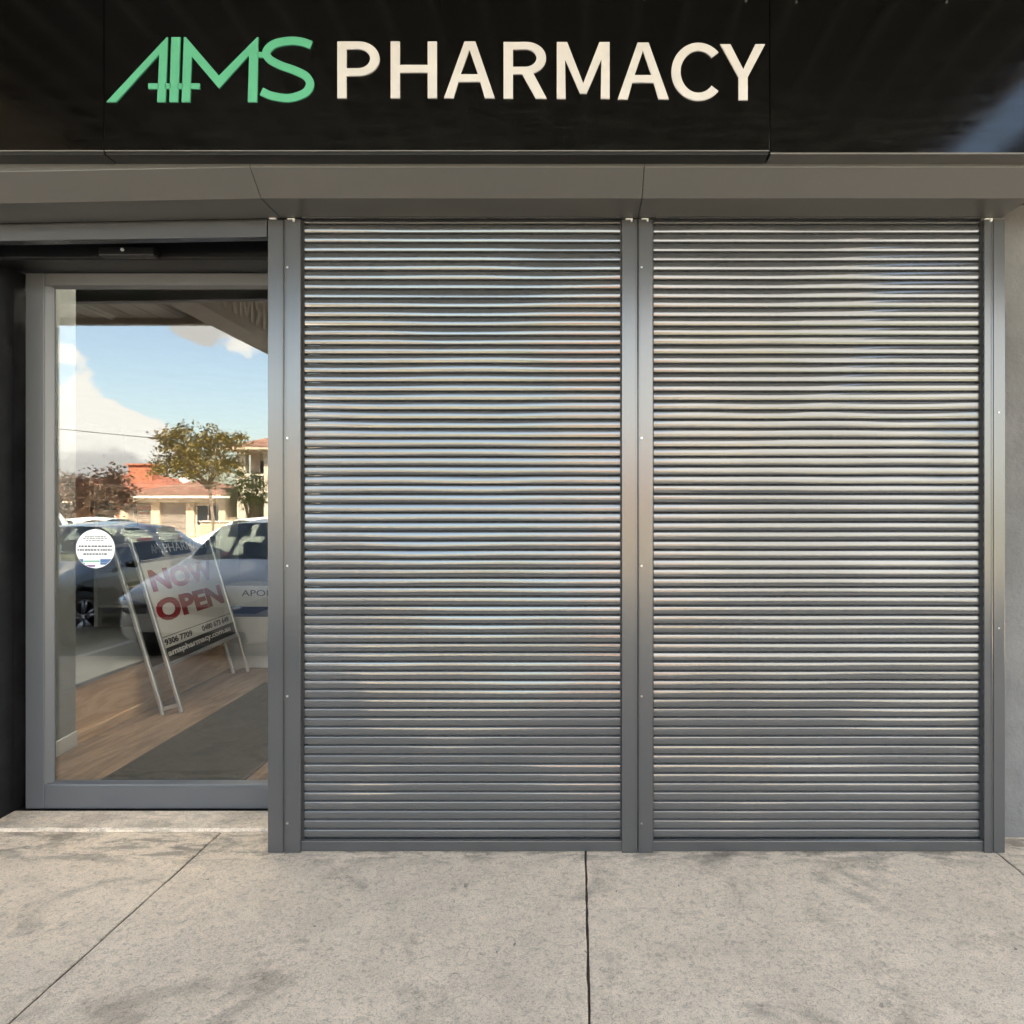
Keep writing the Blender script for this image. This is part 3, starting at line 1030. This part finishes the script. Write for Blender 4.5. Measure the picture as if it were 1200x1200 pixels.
for (n0, n1, top) in ((0.0, .028, 1.295), (-.125, -.097, 1.285)):
    for u0 in (0.0, WID - .032):
        bar(u0, u0 + .032, 0.0, top, n0, n1).build('leg', 'alu', af, bevel=.006)
    bar(.0325, WID - .0325, top - .03, top, n0 + .002, n1 - .002).build('top_rail', 'alu', af, bevel=.005)
    bar(.0325, WID - .0325, .335, .368, n0 + .002, n1 - .002).build('cross_rail', 'alu', af, bevel=.004)
    if n0 < 0:
        bar(.0325, WID - .0325, .368, top - .03, n0 + .012, n0 + .016).build('back_sheet', 'poster_black', af)
for u0 in (.004, WID - .028):
    bar(u0, u0 + .024, .05, .075, -.097, .0).build('spreader', 'alu', af)
bar(.0325, WID - .0325, 1.105, 1.265, .010, .016).build('poster_header', 'poster_black', af)
post_o = bar(.0325, WID - .0325, .470, 1.105, .010, .016).build('poster', 'poster_white', af)
bar(.0325, WID - .0325, .368, .470, .0102, .0162).build('poster_footer', 'poster_black', af)


def atext(s, u0, u1, w0, w1, mat, fat, name='lettering'):
    me = text_mesh(s, 1.0, fat, .001)
    xs = [v.co.x for v in me.vertices]; ys = [v.co.y for v in me.vertices]
    sx = (u1 - u0) / (max(xs) - min(xs)); sy = (w1 - w0) / (max(ys) - min(ys))
    for v in me.vertices:
        v.co.x = (v.co.x - min(xs)) * sx; v.co.y = (v.co.y - min(ys)) * sy
    me2 = me
    return place(me2, ap(u0, w0, .0172), U, W, af, name, mat)


atext('NOW', .11, 1.19, .882, 1.050, 'poster_red', .045)
atext('OPEN', .07, 1.24, .655, .825, 'poster_red', .045)
atext('9306 7709', .06, .50, .488, .534, 'poster_black', .035)
atext('0480 673 649', .68, 1.22, .488, .534, 'poster_black', .035)
bar(.0325, WID - .0325, .548, .553, .016, .0168).build('rule_line', 'poster_black', af)
atext('amspharmacy.com.au', .06, 1.20, .395, .455, 'poster_white', .03)
atext('PHARMACY', .45, 1.24, 1.165, 1.235, 'poster_white', .0)
atext('AMS', .25, .42, 1.165, 1.235, 'platform_grey', .0)

ct = thing('carton', 'pale carton with a dark blue band on the shop floor', 'carton', (-2.9, 3.8, 0))
B(-3.32, -2.35, 3.56, 4.0, .002, .76).build('box', 'carton', ct, bevel=.004)
B(-3.3205, -2.3495, 3.5575, 3.5595, .473, .567).build('blue_band', 'carton_blue', ct)
place(text_mesh('APOLLO', 1.0, 0, .001, .42, .055), (-3.10, 3.5585, .665), (1, 0, 0), (0, 0, 1), ct, 'lettering', 'carton_ink')

shelf = thing('shelving_unit', 'shop shelving unit with teal and red header boards', 'shelf', (-4.4, 4.6, 0))
for xx in (-4.98, -3.72):
    B(xx - .02, xx + .02, 4.35, 4.75, .001, 1.72).build('side_panel', 'plaster_white', shelf)
for z in (.08, .45, .82, 1.19, 1.70):
    B(-4.959, -3.741, 4.36, 4.75, z, z + .025).build('shelf_board', 'plaster_white', shelf)
B(-4.95, -4.66 + .1, 4.34, 4.352, 1.30, 1.52).build('header_board', 'teal', shelf)
B(-4.94, -4.58, 4.335, 4.3395, 1.37, 1.46).build('header_stripe', 'sticker_white', shelf)
hb = B(-4.54, -4.40, 4.34, 4.352, 1.28, 1.50).build('header_board', 'board_red', shelf)
for z, w in ((1.44, .10), (1.40, .08), (1.35, .11)):
    B(-4.53, -4.53 + w, 4.3375, 4.3395, z, z + .012).build('header_stripe', 'sticker_white', hb)

# ------------------------------------------------------------------ awnings over the pavement
aw = thing('street_awning', 'deep ribbed steel awning with dark fascia over the shop pavement', 'awning', (0, -2.6, 3.95))
for k in range(26):                        # ribbed soffit sheets, pans running out from the wall
    x0 = -3.44 + k * .25
    if x0 + .25 > 2.50:
        break
    B(x0 + .002, x0 + .205, -5.22, .14, 3.925, 3.955).build('soffit_pan', 'soffit_paint', aw)
    MB().extrude_y([(x0 + .207, 3.955), (x0 + .215, 3.905), (x0 + .240, 3.905), (x0 + .248, 3.955)], -5.22, .14).build('soffit_rib', 'rib_paint', aw)
B(-3.46, 2.55, -5.22, .14, 3.96, 4.0).build('roof_sheet', 'plaster_grey', aw)
B(-3.46, 2.55, -5.30, -5.222, 3.86, 4.25).build('fascia', 'beam_brown', aw)
B(2.49, 2.55, -5.22, .14, 3.89, 3.9595).build('edge_beam', 'beam_brown', aw)
aw2 = thing('street_awning', 'lower beige awning past the lettered beam beside the doorway', 'awning', (-6.2, -1.7, 3.4))
B(-10.5, -3.77, -3.32, .0, 3.46, 3.55).build('roof_sheet', 'plaster_grey', aw2)
k = 0
x0 = -9.5
while x0 + .24 < -3.77:
    MB().extrude_y([(x0 + .002, 3.41), (x0 + .20, 3.41), (x0 + .205, 3.425), (x0 + .235, 3.425), (x0 + .238, 3.459), (x0 + .002, 3.459)], -3.32, .0).build('soffit_pan', 'soffit_beige', aw2)
    x0 += .24
B(-10.5, -3.77, -3.40, -3.322, 3.351, 3.62).build('fascia', 'beam_brown', aw2)
beam = thing('lettered_beam', 'deep brown awning end beam carrying pale PHARMACY letters', 'beam sign', (-3.6, -2.6, 3.35))
B(-3.765, -3.475, -5.30, .0, 3.351, 4.02).build('beam', 'beam_brown', beam, bevel=.004)
sc2 = .306 / 66 * 1.0
lx = 4.94
for ch, outl in LET:
    xs_ = [p[0] for p in outl[0]]
    x0l, wl = min(xs_), (max(xs_) - min(xs_)) * sc2 * 1.05
    me = curve_mesh([[((p[0] - x0l) * sc2 * 1.05, (116.5 - p[1]) * sc2) for p in o] for o in outl], .012)
    place(me, (-3.468, -lx, 3.458), (0, 1, 0), (0, 0, 1), beam, 'letter', 'beam_letter')
    lx -= wl + .055
aw3 = thing('street_awning', 'ribbed awning of the next shop past a narrow open gap', 'awning', (5.0, -2.6, 3.95))
B(3.0, 8.5, -5.22, .14, 3.93, 4.0).build('roof_sheet', 'soffit_paint', aw3)
B(3.0, 8.5, -5.30, -5.222, 3.86, 4.25).build('fascia', 'beam_brown', aw3)
for o_, xs_ in ((aw, (-2.6, -.2, 2.2)), (aw3, (3.6, 6.5))):          # wall stays carrying the outer edge
    for x in xs_:
        MB().cyl((x, -4.6, 4.0), (x, .16, 4.62), .016, 8).build('stay_rod', 'alu', o_)
lamp = thing('fluorescent_batten', 'unlit white fluorescent batten under the lower awning', 'light fitting', (-4.6, -2.9, 3.40))
MB().extrude_y([(-4.63, 3.409), (-4.57, 3.409), (-4.575, 3.375), (-4.625, 3.375)], -3.14, -1.92).build('housing', 'lamp_white', lamp)
MB().cyl((-4.6, -3.12, 3.352), (-4.6, -1.94, 3.352), .018, 12).build('tube', 'lamp_white', lamp, smooth=True)
for y in (-3.12, -1.955):
    B(-4.615, -4.585, y, y + .015, 3.335, 3.3748).build('tube_holder', 'white_plastic', lamp)


# ------------------------------------------------------------------ vehicles
def make_car(name, label, paint, loc, rz, st, belt_glass, wheels, L, trim=False, group=None, plate='', seat=True):
    """st rows: s, zb, zs, zt, wm, ws, wt ; nose at local -y... built along +y from the nose, z up from the road"""
    t = thing(name, label, 'car', loc, rz, group)
    rings = []
    for s, zb, zs, zt, wm, ws, wt in st:
        h = [(wm * .80, zb), (wm * .97, zb + .10), (wm, zb + (zs - zb) * .55), (ws, zs), (wt, zt - .035), (wt * .55, zt), (0, zt + .008)]
        ring = [(-a, z) for a, z in h[:-1]] + [h[-1]] + [(a, z) for a, z in reversed(h[:-1])]
        rings.append([(a, s, z) for a, z in ring])
    n = len(rings[0])
    vs = [p for r in rings for p in r]
    fs, mi = [], []
    for k in range(len(rings) - 1):
        for j in range(n - 1):
            fs.append((k * n + j, k * n + j + 1, (k + 1) * n + j + 1, (k + 1) * n + j))
            m = 0
            jj = min(j, n - 2 - j)
            g_ = belt_glass.get(k)
            if g_ == 'front' and jj >= 4: m = 1
            if g_ == 'rear' and jj >= 4: m = 2
            if g_ == 'side' and jj == 3: m = 3
            mi.append(m)
        fs.append((k * n + n - 1, k * n, (k + 1) * n, (k + 1) * n + n - 1)); mi.append(0)
    fs.append(tuple(range(n))); mi.append(0)
    fs.append(tuple(reversed(range((len(rings) - 1) * n, len(rings) * n)))); mi.append(0)
    me = bpy.data.meshes.new('shell')
    me.from_pydata(vs, [], fs)
    for p, m in zip(me.polygons, mi):
        p.material_index = m
    for _ in range(4):
        me.materials.append(MATS['paint_dark'])
    bm = bmesh.new(); bm.from_mesh(me)
    bmesh.ops.recalc_face_normals(bm, faces=bm.faces)
    cl = bm.edges.layers.float.new('crease_edge')
    for e in bm.edges:
        ms = {f.material_index for f in e.link_faces}
        if len(ms) > 1:
            e[cl] = .85
        elif e.verts[0].index % n in (3, n - 4) and e.verts[1].index % n in (3, n - 4):
            e[cl] = .45
    bm.to_mesh(me); bm.free()
    o = bpy.data.objects.new('shell', me)
    COL.objects.link(o)
    sub = o.modifiers.new('s', 'SUBSURF'); sub.levels = 2; sub.render_levels = 2
    cutters = []
    for (s, r_) in wheels:
        cm = MB().cyl((-2, s, r_ - .01), (2, s, r_ - .01), r_ + .055, 32)
        cme = bpy.data.meshes.new('cut'); cme.from_pydata(cm.v, [], cm.f)
        co = bpy.data.objects.new('cut', cme); COL.objects.link(co)
        md = o.modifiers.new('b', 'BOOLEAN'); md.operation = 'DIFFERENCE'; md.object = co; md.solver = 'EXACT'
        cutters.append(co)
    dg = bpy.context.evaluated_depsgraph_get()
    full = bpy.data.meshes.new_from_object(o.evaluated_get(dg))
    for co in cutters + [o]:
        bpy.data.objects.remove(co)

    def pick(m, nm, mat, side=0, off=0.0):
        bm = bmesh.new(); bm.from_mesh(full)
        kill = [f for f in bm.faces if min(f.material_index, 3) != m or (side and f.calc_center_median().x * side < 0)]
        bmesh.ops.delete(bm, geom=kill, context='FACES')
        for f in bm.faces:
            f.smooth = True
            f.material_index = 0
        m2 = bpy.data.meshes.new(nm); bm.to_mesh(m2); bm.free()
        return link(nm, m2, mat, t)
    pick(0, 'body', paint)
    pick(1, 'windscreen', 'car_glass')
    pick(2, 'rear_window', 'car_glass')
    for sgn in (-1, 1):
        w = pick(3, 'side_window', 'car_glass', sgn)
        if trim:
            tm = MB()
            bm = bmesh.new(); bm.from_mesh(w.data)
            for e in bm.edges:
                if e.is_boundary:
                    a, b = e.verts[0].co, e.verts[1].co
                    if (a - b).length > 1e-4:
                        tm.tube([a, b], .009, 5)
            bm.free()
            tm.build('window_trim', 'chrome', w, smooth=True, local=True)
    # dark cabin and underbody so the car does not look hollow
    zsil = st[len(st) // 2][1]
    B(-.62, .62, st[4][0] + .1, st[-3][0], zsil + .05, st[4][2] - .12).build('cabin_floor', 'car_black', t, local=True)
    if seat:
        for sx in (-.36, .36):
            MB().box(sx - .22, sx + .22, st[4][0] + 1.02, st[4][0] + 1.2, .45, 1.02).build('seat', 'seat_cloth', t, bevel=.06, local=True)
            MB().box(sx - .12, sx + .12, st[4][0] + 1.08, st[4][0] + 1.16, 1.03, 1.2).build('headrest', 'seat_cloth', t, bevel=.04, local=True)
    for (s, r_) in wheels:
        for sgn in (-1, 1):
            xo = sgn * (st[3][4] - .02)
            xi = sgn * (st[3][4] - .23)
            wl = MB()
            seg = 28
            pr = [(xi, r_ * .6), (xi, r_ * .93), (xi + sgn * .03, r_), (xo - sgn * .03, r_), (xo, r_ * .93), (xo, r_ * .70), (xo - sgn * .02, r_ * .66)]
            vs2 = [(px_, s + rr * math.cos(2 * math.pi * k / seg), r_ + rr * math.sin(2 * math.pi * k / seg)) for px_, rr in pr for k in range(seg)]
            fs2 = [(a * seg + k, a * seg + (k + 1) % seg, (a + 1) * seg + (k + 1) % seg, (a + 1) * seg + k) for a in range(len(pr) - 1) for k in range(seg)]
            wl.add(vs2, fs2)
            wo_ = wl.build('wheel', 'tyre', t, smooth=True, local=True)
            rm = MB()
            for k in range(5):
                for dd in (-.14, .14):
                    a = 2 * math.pi * k / 5 + .3
                    a1, a2 = a + dd * .6, a + dd * 1.4
                    p0 = (xo - sgn * .035, s + .05 * math.cos(a1), r_ + .05 * math.sin(a1))
                    p1 = (xo - sgn * .03, s + r_ * .66 * math.cos(a2), r_ + r_ * .66 * math.sin(a2))
                    rm.tube([p0, p1], [.024, .02], 6)
            rm.cyl((xo - sgn * .06, s, r_), (xo - sgn * .025, s, r_), .06, 14)
            for k in range(seg):
                a, b = 2 * math.pi * k / seg, 2 * math.pi * (k + 1) / seg
                rm.tube([(xo - sgn * .02, s + r_ * .67 * math.cos(a), r_ + r_ * .67 * math.sin(a)), (xo - sgn * .02, s + r_ * .67 * math.cos(b), r_ + r_ * .67 * math.sin(b))], .014, 5)
            rm.build('rim', 'rim', wo_, smooth=True, local=True)
            MB().cyl((xo - sgn * .12, s, r_), (xo - sgn * .11, s, r_), r_ * .64, 20).build('brake_disc', 'car_black', wo_, local=True)
    zn = st[1][2]
    wf = st[1][4]
    for sgn in (-1, 1):
        # swept-back headlamp following the front corner
        hl = MB()
        pts = [(sgn * wf * .55, .045, zn - .09), (sgn * wf * .80, .075, zn - .075), (sgn * wf * .98, .20, zn - .03), (sgn * wf * 1.07, .40, zn + .04)]
        hl.tube(pts, [.055, .075, .07, .025], 10)
        hl.build('headlight', 'lamp_lens', t, smooth=True, local=True)
        tl = MB().tube([(sgn * st[-2][4] * .62, L - .03, st[-2][2] - .12), (sgn * st[-2][4] * .93, L - .12, st[-2][2] - .10), (sgn * st[-2][4] * .99, L - .34, st[-2][2] - .09)], [.05, .06, .03], 8)
        tl.build('tail_light', 'tail_red', t, smooth=True, local=True)
        mr = MB().box(sgn * (st[4][5] + .02), sgn * (st[4][5] + .17), st[4][0] + .36, st[4][0] + .44, st[4][2] - .02, st[4][2] + .08)
        mr.build('mirror', paint, t, bevel=.025, smooth=True, local=True)
    B(-wf * .45, wf * .45, .005, .06, zn - .17, zn - .06).build('grille', 'car_black', t, bevel=.015, local=True)
    B(-wf * .70, wf * .70, .012, .10, st[1][1] + .03, st[1][1] + .15).build('bumper_intake', 'car_black', t, bevel=.02, local=True)
    B(-.19, .19, -.006, .004, zn - .28, zn - .18).build('number_plate', 'plate_white', t, bevel=.004, local=True)
    return t


SEDAN = [(0.00, .36, .56, .62, .62, .56, .46), (.07, .22, .66, .71, .80, .74, .60), (.35, .19, .73, .80, .89, .83, .66), (.90, .18, .82, .90, .91, .86, .68),
         (1.30, .18, .89, .98, .91, .86, .68), (2.02, .18, .92, 1.40, .91, .86, .57), (2.62, .18, .94, 1.455, .91, .86, .57), (2.72, .18, .94, 1.455, .91, .86, .57),
         (3.35, .18, .96, 1.40, .91, .86, .55), (4.02, .20, .98, 1.10, .90, .84, .62), (4.50, .24, .96, 1.06, .86, .80, .60), (4.72, .36, .86, .98, .76, .68, .52)]
SG = {4: 'front', 5: 'side', 7: 'side', 8: 'rear'}


class GlassMap(dict):
    pass


def sg(front, sides, rear):
    d = {}
    for s in sides: d[s] = 'side'
    d[front] = 'front'; d[rear] = 'rear'
    return d


dark = make_car('parked_car', 'dark sedan parked nose in with bright window trim', 'paint_dark', (-6.75, -3.65, -.15), math.pi, SEDAN, sg(4, (5, 7), 8), ((.92, .325), (3.72, .325)), 4.72, trim=True)
HATCH = [(0.00, .38, .58, .64, .58, .52, .42), (.07, .24, .70, .76, .78, .72, .58), (.32, .19, .80, .88, .87, .81, .64), (.75, .18, .88, .97, .88, .84, .66),
         (1.05, .18, .94, 1.04, .88, .84, .66), (1.80, .18, .97, 1.46, .88, .84, .57), (2.45, .18, .99, 1.51, .88, .84, .57), (2.55, .18, .99, 1.51, .88, .84, .57),
         (3.30, .18, 1.02, 1.46, .88, .83, .56), (3.82, .22, 1.02, 1.12, .86, .80, .62), (3.98, .26, .92, 1.04, .80, .74, .58), (4.08, .36, .80, .90, .70, .62, .50)]
make_car('parked_car', 'white hatchback parked nose in beside the dark sedan', 'paint_white', (-3.88, -3.2, -.15), math.pi, HATCH, sg(4, (5, 7), 8), ((.82, .31), (3.35, .31)), 4.08)
SUV = [(0.00, .45, .78, .84, .64, .58, .48), (.07, .28, .90, .96, .84, .78, .64), (.35, .24, .98, 1.06, .92, .87, .70), (.85, .24, 1.05, 1.13, .93, .89, .72),
       (1.20, .24, 1.10, 1.20, .93, .89, .72), (1.85, .24, 1.12, 1.66, .93, .89, .66), (2.60, .24, 1.13, 1.74, .93, .89, .66), (2.70, .24, 1.13, 1.74, .93, .89, .66),
       (4.05, .24, 1.14, 1.70, .93, .89, .65), (4.50, .28, 1.12, 1.30, .92, .87, .70), (4.62, .30, 1.04, 1.16, .88, .82, .66), (4.70, .42, .90, 1.0, .80, .74, .58)]
make_car('parked_car', 'tall white four wheel drive parked past the dark sedan', 'paint_pearl', (-9.65, -4.3, -.15), math.pi, SUV, sg(4, (5, 7), 8), ((.90, .37), (3.65, .37)), 4.70)
far_a = make_car('parked_car', 'white sedan parked along the far kerb near the street tree', 'paint_white', (-11.2, -15.6, -.15), R(-90), SEDAN, sg(4, (5, 7), 8), ((.92, .325), (3.72, .325)), 4.72)
fb = copy_tree(far_a)
fb.location = (-16.0, -15.7, -.15)
tag(fb, 'white sedan parked along the far kerb near the plum tree', 'car')


# ------------------------------------------------------------------ houses across the road
def hip_roof(x0, x1, y0, y1, z, h, over=.45):
    x0 -= over; x1 += over; y0 -= over; y1 += over
    r = min((x1 - x0), (y1 - y0)) / 2
    if (x1 - x0) >= (y1 - y0):
        a, b = (x0 + r, (y0 + y1) / 2, z + h), (x1 - r, (y0 + y1) / 2, z + h)
    else:
        a, b = ((x0 + x1) / 2, y0 + r, z + h), ((x0 + x1) / 2, y1 - r, z + h)
    vs = [(x0, y0, z), (x1, y0, z), (x1, y1, z), (x0, y1, z), a, b]
    if (x1 - x0) >= (y1 - y0):
        fs = [(0, 1, 5, 4), (1, 2, 5), (2, 3, 4, 5), (3, 0, 4), (0, 3, 2, 1)]
    else:
        fs = [(0, 1, 4), (1, 2, 5, 4), (2, 3, 5), (3, 0, 4, 5), (0, 3, 2, 1)]
    return MB().add(vs, fs)


def garage_house(label, ox, oy):
    h = thing('garage_house', label, 'house', (ox, oy, -.05))
    L = lambda *a: B(a[0] + ox, a[1] + ox, a[2] + oy, a[3] + oy, a[4], a[5])
    # front faces +y (towards the shop); width 5.6, depth 7
    for x0, x1 in ((-2.8, -2.45), (-1.15, -.70), (.72, 1.15), (2.45, 2.8)):
        L(x0, x1, -.25, 0, -.05, 1.95).build('pier', 'wall_cream', h)
    L(-2.8, 2.8, -7, -.252, -.05, 2.2).build('wall', 'wall_cream', h)
    L(-2.8, 2.8, -.25, .02, 1.95, 2.26).build('lintel', 'white_trim', h)
    for x0, x1 in ((-2.45, -1.15), (-.70, .72)):
        d = L(x0, x1, -.251, -.20, -.05, 1.95).build('garage_door', 'garage_door', h)
        for z in (.2, .55, .9, 1.25, 1.6):
            L(x0 + .02, x1 - .02, -.1995, -.18, z, z + .29).build('door_panel', 'garage_door', d)
    w = L(1.15, 2.45, -.251, -.20, .7, 1.85).build('window', 'white_trim', h)
    L(1.22, 1.78, -.199, -.19, .77, 1.78).build('pane', 'house_glass', w)
    L(1.82, 2.38, -.199, -.19, .77, 1.78).build('pane', 'house_glass', w)
    L(1.15, 2.45, -.251, -.22, -.05, .70).build('sill_wall', 'wall_cream', h)
    rf = hip_roof(-2.8 + ox, 2.8 + ox, -7 + oy, 0 + oy, 2.27, 1.0, .5).build('roof', 'tile_brown', h)
    L(-3.3, 3.3, .48, .56, 2.17, 2.30).build('gutter', 'white_trim', h)
    return h, rf


gh, grf = garage_house('low cream garage house with brown tiled roof behind the street tree', -21.6, -34.0)
# satellite dish on that roof
dm = MB()
rg, sg_ = 5, 16
vs = [( -22.7, -37.4, 3.45)]
for a in range(1, rg + 1):
    rr = .34 * a / rg
    for k in range(sg_):
        t_ = 2 * math.pi * k / sg_
        vs.append((-22.7 + rr * math.cos(t_), -37.4 + .22 * (a / rg) ** 2, 3.45 + rr * math.sin(t_)))
fs = [(0, 1 + k, 1 + (k + 1) % sg_) for k in range(sg_)]
for a in range(rg - 1):
    for k in range(sg_):
        fs.append((1 + a * sg_ + k, 1 + a * sg_ + (k + 1) % sg_, 1 + (a + 1) * sg_ + (k + 1) % sg_, 1 + (a + 1) * sg_ + k))
dm.add(vs, fs)
do = dm.build('dish', 'white_trim', grf, smooth=True)
MB().cyl((-22.7, -37.42, 2.9), (-22.7, -37.42, 3.45), .03, 8).build('dish_mast', 'alu', do)

rh = thing('brick_house', 'red brick house with bright red tiled hip roof behind the garage', 'house', (-34, -50, -.05))
B(-40, -29.5, -58, -48, -.05, 2.9).build('wall', 'brick_red', rh)
rr_ = hip_roof(-40, -29.5, -58, -48, 2.9, 1.75, .6).build('roof', 'tile_red', rh)
B(-34.2, -32.4, -51.2, -50.2, 3.6, 5.0).build('chimney', 'brick_red', rr_, bevel=.03)
B(-34.35, -32.25, -51.35, -50.05, 5.0, 5.12).build('chimney_cap', 'brick_red', rr_)
for x in (-38.5, -35.3, -32):
    w = B(x, x + 1.6, -48.02, -47.96, .9, 2.2).build('window', 'white_trim', rh)
    B(x + .08, x + 1.52, -47.958, -47.95, .98, 2.12).build('pane', 'house_glass', w)


def two_storey(label, ox, oy):
    h = thing('two_storey_house', label, 'house', (ox, oy, -.05))
    L = lambda *a: B(a[0] + ox, a[1] + ox, a[2] + oy, a[3] + oy, a[4], a[5])
    L(0, 7.5, -9, -1.6, -.05, 4.75).build('wall', 'wall_pale', h)
    L(0, 7.5, -1.6, 0, 2.25, 2.6).build('balcony_slab', 'white_trim', h)
    for x in (0.0, 1.45, 4.2, 7.05):
        L(x, x + .45, -.45, 0, -.05, 2.25).build('column', 'wall_pale', h)
        L(x, x + .45, -.45, 0, 2.6, 4.75).build('column', 'wall_pale', h)
    L(.0, 7.5, -.10, -.04, 3.42, 3.5).build('handrail', 'white_trim', h)
    bal = 0
    for i in range(34):
        x = .5 + i * .2
        if any(c - .03 < x < c + .48 for c in (0, 1.45, 4.2, 7.05)):
            continue
        L(x, x + .035, -.09, -.05, 2.6, 3.42).build('baluster', 'white_trim', h)
    for x in (.5, 2.3, 5.0):
        w = L(x, x + 1.4, -1.6, -1.55, 2.62, 4.4).build('window', 'white_trim', h)
        L(x + .07, x + .67, -1.549, -1.54, 2.7, 4.33).build('pane', 'house_glass', w)
        L(x + .73, x + 1.33, -1.549, -1.54, 2.7, 4.33).build('pane', 'house_glass', w)
    for x in (.5, 2.0, 4.8):
        w = L(x, x + 1.9 if x > 1 else x + .9, -1.6, -1.55, -.05, 2.05).build('garage_door', 'garage_door', h)
        for z in (.1, .5, .9, 1.3, 1.7):
            L(x + .03, (x + 1.9 if x > 1 else x + .9) - .03, -1.549, -1.535, z, z + .33).build('door_panel', 'garage_door', w)
    hip_roof(ox, 7.5 + ox, -9 + oy, 0 + oy, 4.86, 1.7, .7).build('roof', 'tile_brown', h)
    L(-.7, 8.2, .64, .74, 4.76, 4.88).build('gutter', 'beam_brown', h)
    L(-.65, 8.15, -9.6, .6, 4.75, 4.84).build('eaves', 'white_trim', h)
    return h


two_storey('two storey cream house with balcony columns and brown tiled roof', -18.4, -34.5)
bh, brf = garage_house('low cream garage house with brown tiled roof opposite the first shutter', -6.6, -34.5)
c = copy_tree(bh); c.location = (6.5, -34.5, -.05)
tag(c, 'low cream garage house with brown tiled roof opposite the second shutter', 'house')
c = copy_tree(rh); c.location = (4.5, -50, -.05)
tag(c, 'red brick house with bright red roof opposite the middle shutter post', 'house')
fence = thing('garden_wall', 'low cream garden wall in front of the two storey house', 'wall', (-15.5, -30.5, -.05))
B(-18.2, -11.0, -30.6, -30.4, -.05, .95).build('wall', 'wall_cream', fence)
B(-18.25, -10.95, -30.65, -30.35, .95, 1.02).build('coping', 'white_trim', fence)


# ------------------------------------------------------------------ trees
def make_tree(name, label, base, trunk_h, crown_c, crown_r, leaf, n_leaf, leaf_s, seed, n_limb=9, stems=1):
    rnd = random.Random(seed)
    t = thing(name, label, 'tree', base)
    bx, by, bz = base
    tr = MB()
    top = Vector((bx + (crown_c[0] - bx) * .15, by, bz + trunk_h))
    for s in range(stems):
        o_ = Vector((rnd.uniform(-.12, .12), rnd.uniform(-.12, .12), 0)) * (stems > 1)
        tr.tube([Vector(base) + o_, Vector(base) + o_ * 2 + Vector((.02, 0, trunk_h * .5)), top + o_ * 5], [.075, .06, .05], 9)
    ends = []
    C = Vector(crown_c)
    for k in range(n_limb):
        a = 2 * math.pi * k / n_limb + rnd.uniform(-.3, .3)
        e = C + Vector((math.cos(a) * crown_r[0] * rnd.uniform(.45, .85), math.sin(a) * crown_r[1] * rnd.uniform(.45, .85), crown_r[2] * rnd.uniform(-.25, .65)))
        m = top.lerp(e, .5) + Vector((0, 0, rnd.uniform(0, .15)))
        tr.tube([top, m, e], [.042, .026, .010], 6)
        ends.append(e)
        for q in range(4):
            st_ = top.lerp(e, rnd.uniform(.4, .9))
            e2 = st_ + Vector((rnd.uniform(-1, 1) * crown_r[0] * .45, rnd.uniform(-1, 1) * crown_r[1] * .45, rnd.uniform(-.1, .7) * crown_r[2] * .6))
            tr.tube([st_, e2], [.014, .005], 5)
            ends.append(e2)
    tr.build('trunk', 'bark', t, smooth=True)
    lf = MB()
    clumps = []
    for k in range(int(70 * 1)):
        if rnd.random() < .55:
            c_ = rnd.choice(ends) + Vector([rnd.gauss(0, .12) * r for r in crown_r])
        else:
            while True:
                d = Vector([rnd.uniform(-1, 1) for _ in range(3)])
                if .35 < d.length < 1: break
            c_ = C + Vector([d[i] * crown_r[i] for i in range(3)])
        clumps.append((c_, rnd.uniform(.10, .30)))
    vs, fs = [], []
    for k in range(n_leaf):
        c_, r_ = rnd.choice(clumps)
        p = c_ + Vector([rnd.gauss(0, r_ * .6) * crown_r[i] for i in range(3)])
        ax = Vector([rnd.uniform(-1, 1) for _ in range(3)]).normalized()
        bx_ = ax.orthogonal().normalized()
        s = leaf_s * rnd.uniform(.6, 1.3)
        o_ = len(vs)
        vs += [p - ax * s, p + bx_ * s * .45, p + ax * s, p - bx_ * s * .45]
        fs.append((o_, o_ + 1, o_ + 2, o_ + 3))
    lf.add(vs, fs)
    cr = lf.build('crown', leaf, t)
    cr['kind'] = 'stuff'
    return t


make_tree('street_tree', 'slender street tree with wide olive crown on the far verge', (-13.35, -22.1, -.05), 2.35, (-14.1, -22.1, 3.55), (1.65, 1.5, 1.15), 'leaf_olive', 8000, .07, 11)
make_tree('plum_tree', 'bushy purple leaved plum tree in front of the red roofed house', (-16.9, -20.6, -.05), 1.0, (-17.0, -20.6, 1.9), (1.55, 1.2, 1.25), 'leaf_plum', 6000, .085, 5, 10, 3)
make_tree('garden_shrub', 'green flowering shrub on the cream house balcony side', (-15.7, -30.0, -.05), 1.2, (-15.7, -30.0, 2.6), (1.0, .8, .9), 'leaf_green', 2600, .07, 21, 6, 2)

wire_ = MB()
pts = []
for k in range(21):
    t_ = k / 20
    pts.append((-26 + 40 * t_, -19.6 - 2 * t_, 5.2 - 1.6 * t_ - 1.0 * math.sin(math.pi * t_)))
wire_.tube(pts, .012, 5)
wo_ = wire_.build('power_line', 'wire')
tag(wo_, 'thin dark power line sagging above the far footpath', 'cable')
for x, y, zt, lab in ((-26, -19.6, 6.5, 'timber power pole carrying the line past the plum tree'), (14, -21.6, 7.5, 'timber power pole at the far end of the line')):
    pl = thing('power_pole', lab, 'pole', (x, y, -.05))
    MB().cyl((x, y, -.05), (x, y, zt), .14, 12, .10).build('pole', 'bark', pl, smooth=True)
    B(x - .06, x + .06, y - .9, y + .9, zt - .6, zt - .48).build('crossarm', 'bark', pl)
